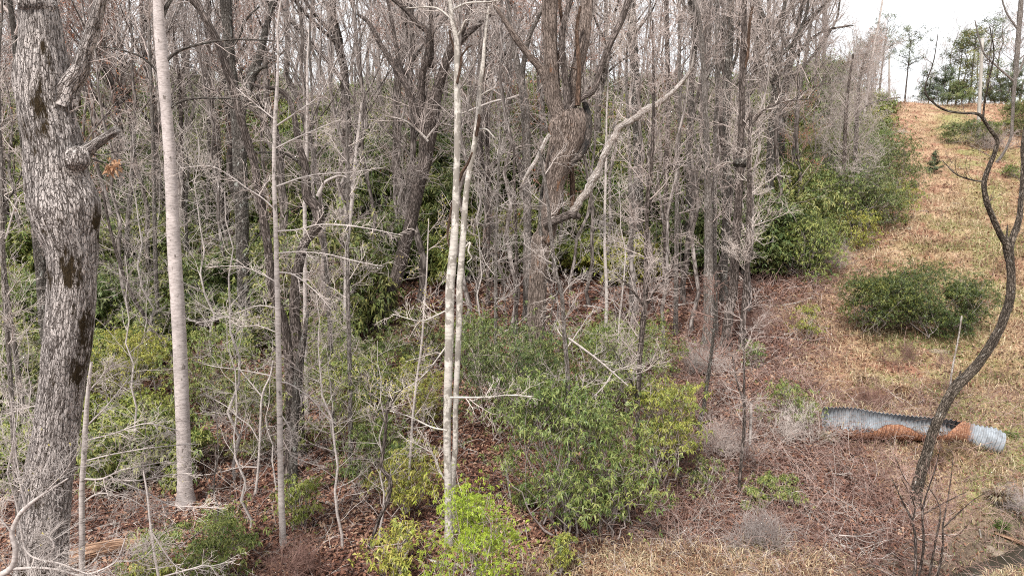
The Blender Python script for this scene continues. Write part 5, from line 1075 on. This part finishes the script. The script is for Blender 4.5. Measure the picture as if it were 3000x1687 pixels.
def build_pipe():
    A = hit(2418, 1272); B = hit(2815, 1292); Cc = hit(2905, 1318)
    d1 = B-A; L1 = np.linalg.norm(d1); root = tag(empty('culvert_pipe', A), 'torn rusted corrugated culvert pipe lying on the slope', 'pipe')
    def section(P0, P1, n, nphi, rad, prange, rustf, off, inner):
        s = np.linspace(0, 1, n); ax = P0[None]*(1-s[:, None])+P1[None]*s[:, None]; T = nrm((P1-P0)[None])[0]
        H = nrm((np.array([-T[1], T[0], 0]))[None])[0]; U = np.cross(T, H); U = U if U[2] > 0 else -U
        r = rad(s)[:, None]; a, b = prange(s); ph = a[:, None]+(b-a)[:, None]*np.linspace(0, 1, nphi)[None]
        dist = s[:, None]*np.linalg.norm(P1-P0); rr = r+.022*np.sin(2*pi*(dist/.105)+ph*2.0)+off
        rr = rr*(1+.26*(noise3(dist*1.3+4, np.cos(ph)*1.2+5, np.sin(ph)*1.2+5)-.5))
        V = ax[:, None]+H*(np.cos(ph)*rr)[..., None]+U*((np.sin(ph)*rr*.93+r*.88))[..., None]
        idx = np.arange(n*nphi).reshape(n, nphi); Q = np.stack([idx[:-1, :-1], idx[:-1, 1:], idx[1:, 1:], idx[1:, :-1]], -1).reshape(-1, 4)
        if inner: Q = Q[:, ::-1]
        return V.reshape(-1, 3), Q, (rustf(s)[:, None]+0*ph+(0 if not inner else 0)).ravel()
    R_ = np.radians
    def pr1(s):
        fa = np.interp(s, [0, .08, .2, .3, .36, .42, .5, .6, .68, .74, .8, .86, .92, 1], [64, 58, 66, 75, 92, 120, 112, 96, 82, 74, 72, 100, 132, 176])
        fa = np.convolve(np.pad(fa, 20, mode='edge'), np.ones(41)/41, 'valid')+9*(noise3(s*14, 0*s, 0*s)-.5)+5*(noise3(s*60, 0*s, 0*s)-.5)
        bk = np.interp(s, [0, .5, .85, 1], [50, 44, 62, 96])+2.5*(noise3(s*90, 0*s+3, 0*s)-.5)
        return R_(bk), R_(-90-fa)
    rad1 = lambda s: np.interp(s, [0, .5, .8, 1], [.46, .40, .35, .31])
    rad2 = lambda s: np.interp(s, [0, .4, .8, 1], [.31, .31, .33, .30])
    full = lambda s: (R_(100)+0*s, R_(-260)+0*s)
    for nm, P0, P1, n, nph, rad, prg, rf, ri in [('torn_section', A, B, 520, 60, rad1, pr1, lambda s: .86+0*s, lambda s: .20+.12*np.sin(s*9)), ('round_section', B-(B-A)/L1*.12, Cc+(Cc-B)*.25, 200, 60, rad2, full, lambda s: np.interp(s, [0, .16, .32, 1], [.95, .75, .25, .08]), lambda s: .3+0*s)]:
        V1, Q1, r1 = section(P0, P1, n, nph, rad, prg, rf, 0., False); V2, Q2, r2 = section(P0, P1, n, nph, rad, prg, ri, -.008, True); m0 = len(V1)
        idx = np.arange(n*nph).reshape(n, nph)
        rim = [np.stack([e[:-1], e[1:], e[1:]+m0, e[:-1]+m0], -1) for e in (idx[:, 0], idx[:, -1], idx[0], idx[-1])]
        me = make_mesh(nm, np.concatenate([V1, V2])-A, np.concatenate([Q1, Q2+m0]+rim), M['pipe'], {'rust': ('FLOAT', np.concatenate([r1, r2]))})
        link(nm, me, root)
    return A, B
pipeA, pipeB = build_pipe()
rng = np.random.default_rng(91); u = rng.random(900); n = len(u)                      # leaves and straw caught in the torn trough
Pl = pipeA[None]*(1-u[:, None]*.93-.03)+pipeB[None]*(u[:, None]*.93+.03); Tq = nrm((pipeB-pipeA)[None])[0]; Hq = np.array([-Tq[1], Tq[0], 0])
off = rng.normal(0, .11, n); Pl = Pl+Hq*off[:, None]; Pl[:, 2] += .05+off**2*1.3+rng.random(n)*.05
az = rng.random(n)*6.28; D = np.stack([np.cos(az), np.sin(az), .3*rng.random(n)], 1); S = np.stack([-np.sin(az), np.cos(az), rng.normal(0, .4, n)], 1)
V, Q, r = leaf_quads(Pl, D, S, .07+.05*rng.random(n), .04+.02*rng.random(n), .01+0*u, rng.random(n), .1)
tag(link('leaf_debris', make_mesh('leaf_debris', V, Q, M['litter'], {'rnd': ('FLOAT', r)}, smooth=False)), 'dead leaves gathered inside the torn pipe', None, None, 'stuff')

# ------------------------------------------------------------------ poles, rocks, odds and ends
def wood_mat():
    m, t, b, o = newmat('weathered_pole'); v = mapn(t, attrn(t, 'bc'), (1, 1, .1)); n = noisen(t, v, 18, 4)
    t.links.new(ramp(t, n, [(.3, (.26, .24, .215)), (.7, (.44, .41, .375))]), b.inputs['Base Color']); return m
M['pole'] = wood_mat()
def pole(name, label, top, base, Y, w0, w1):
    p1 = N(*base, Y); p1[2] = float(ground(p1[0], p1[1])); p0 = N(*top, Y); o = p1.copy(); P = np.array([p1+(p1-p0)*.03, p1*.66+p0*.34, p1*.33+p0*.67, p0]); R = np.linspace(w1, w0, 4)/2/FPX*Y
    t = Tubes().add(crom(P, 12), np.interp(np.linspace(0, 1, 12), np.linspace(0, 1, 4), R), 14, .02, cap=True)
    return tag(link(name, t.mesh(name, M['pole'], o), loc=o), label, 'pole')
pole('utility_pole', 'weathered pale wooden pole standing on the cut bank', (2879, 112), (2865, 400), 70, 7, 11)
pole('utility_pole', 'distant thin pale pole behind the crest in the sky gap', (2605, 158), (2608, 330), 118, 4, 6)
def rock(label, px, py, r, seed, name='rock', col=None):
    p = hit(px, py); u = np.linspace(0, pi, 16); v = np.linspace(0, 2*pi, 25)[:-1]; U, W_ = np.meshgrid(u, v, indexing='ij'); D = np.stack([np.sin(U)*np.cos(W_), np.sin(U)*np.sin(W_), np.cos(U)], -1)
    q = 1+.8*(fbm(D[..., 0]*1.6+seed, D[..., 1]*1.6, D[..., 2]*1.6, 4)-.5); V = D*q[..., None]*np.array(r)
    idx = np.arange(16*24).reshape(16, 24); Q = np.stack([idx[:-1], np.roll(idx[:-1], -1, 1), np.roll(idx[1:], -1, 1), idx[1:]], -1).reshape(-1, 4)
    return tag(link(name, make_mesh(name, V.reshape(-1, 3), Q, M['rock'], {'bc': ('FLOAT_VECTOR', V.reshape(-1, 3))}), loc=p), label, 'rock')
M['rock'] = smooth_bark('sandstone', (.27, .22, .17), (.13, .10, .08), 10, (.09, .07, .055), .62, 5)
rock('pale tan boulder half sunk in the creek bank', 2925, 1632, (.20, .17, .13), 3)
rock('grey stone at the water edge under the bare shrub', 2715, 1655, (.14, .1, .08), 14); 
rock('light stone lying on the slope under the round laurel bush', 2740, 1030, (.32, .2, .10), 22); rock('second light stone right of it under the round laurel bush', 2765, 1034, (.22, .16, .10), 25)
rock('pale rock on the open slope right of the big thicket', 2650, 672, (.35, .25, .12), 29); rock('flat pale rock higher on the open slope', 2800, 598, (.4, .25, .1), 33)
rock('brown stone on the creek bank left of the boulder', 2895, 1610, (.13, .1, .08), 37); rock('mossy stone above the creek at right', 2985, 1662, (.22, .18, .14), 41)
tree('stub_post', 'short white broken stub sticking up on the creek bank', 'stub', None, 'white', [(2870, 1548, 4), (2872, 1560, 5), (2874, 1575, 5)], twigs=None, sides=7, flare=0, cap=True)
def tuft(label, px, py, r, h, mat, seed, n=260):
    p = hit(px, py); rng = np.random.default_rng(seed); az = rng.random(n)*2*pi; el = 1.45-rng.random(n)*.9; rr = r*.3*np.sqrt(rng.random(n)); D = np.stack([np.cos(az)*np.cos(el), np.sin(az)*np.cos(el), np.sin(el)], 1)
    P = np.stack([np.cos(az)*rr, np.sin(az)*rr, 0*az-.02], 1); S = np.stack([-np.sin(az), np.cos(az), 0*az], 1); L = h*(.6+.6*rng.random(n))
    V, Q, c = leaf_quads(P, D, S, L, L*.06+.004, L*.1, rng.random(n), .35)
    return tag(link('grass_tuft', make_mesh('grass_tuft', V, Q, M[mat], {'rnd': ('FLOAT', c)}, smooth=False), loc=p), label, 'grass tuft')
tuft('bright green grass tuft on the creek bank', 2932, 1548, .25, .28, 'grass', 1); tuft('bright green plant beside the pale boulder', 2950, 1645, .2, .2, 'young', 2)
tuft('drooping straw-green grass tussock right of the locust foot', 2925, 1470, .4, .42, 'straw', 3, 420); tuft('green tuft at the open end of the pipe', 2900, 1312, .3, .2, 'grass', 4)
tuft('green tuft on the bank above the pipe end', 2960, 1280, .5, .2, 'grass', 5); tuft('straw tussock against the front of the pipe', 2560, 1290, .5, .3, 'straw', 8, 300); tuft('straw tussock at the pipe left end', 2425, 1290, .4, .35, 'straw', 9, 300); tuft('brown tussock under the pipe joint', 2830, 1312, .4, .28, 'straw', 10, 300); tuft('straw tussock above the pipe middle', 2640, 1150, .6, .4, 'straw', 6, 420); tuft('pale straw tussock left above the pipe', 2540, 1120, .6, .4, 'straw', 7, 420)
# spring buds and a sprig of dead leaves
for o in list(C.objects):
    lb = o.get('label', '')
    if lb.startswith(('thin grey trunk left of the twin', 'crooked pale sapling rising left', 'twisting brown stem')): specks(o, 'buds', 'buds', 260, .03, 5)
    if lb.startswith('white-barked branching'): specks(o, 'buds', 'buds', 40, .018, 6)
    if lb.startswith('pale beech sapling beside'): specks(o, 'buds', 'buds', 50, .022, 7)
rng = np.random.default_rng(4); cc = (N(328, 488, 9.3)-oak[4])+rng.normal(0, .045, (26, 3))*np.array([1.3, 1, 1]); V, Q, r = whorls(rng, cc, rng.normal(size=(26, 3)), 4, .07, .5)
link('dead_leaves', make_mesh('dead_leaves', V, Q, M['deadleaf'], {'rnd': ('FLOAT', r)}, smooth=False), oak[0])
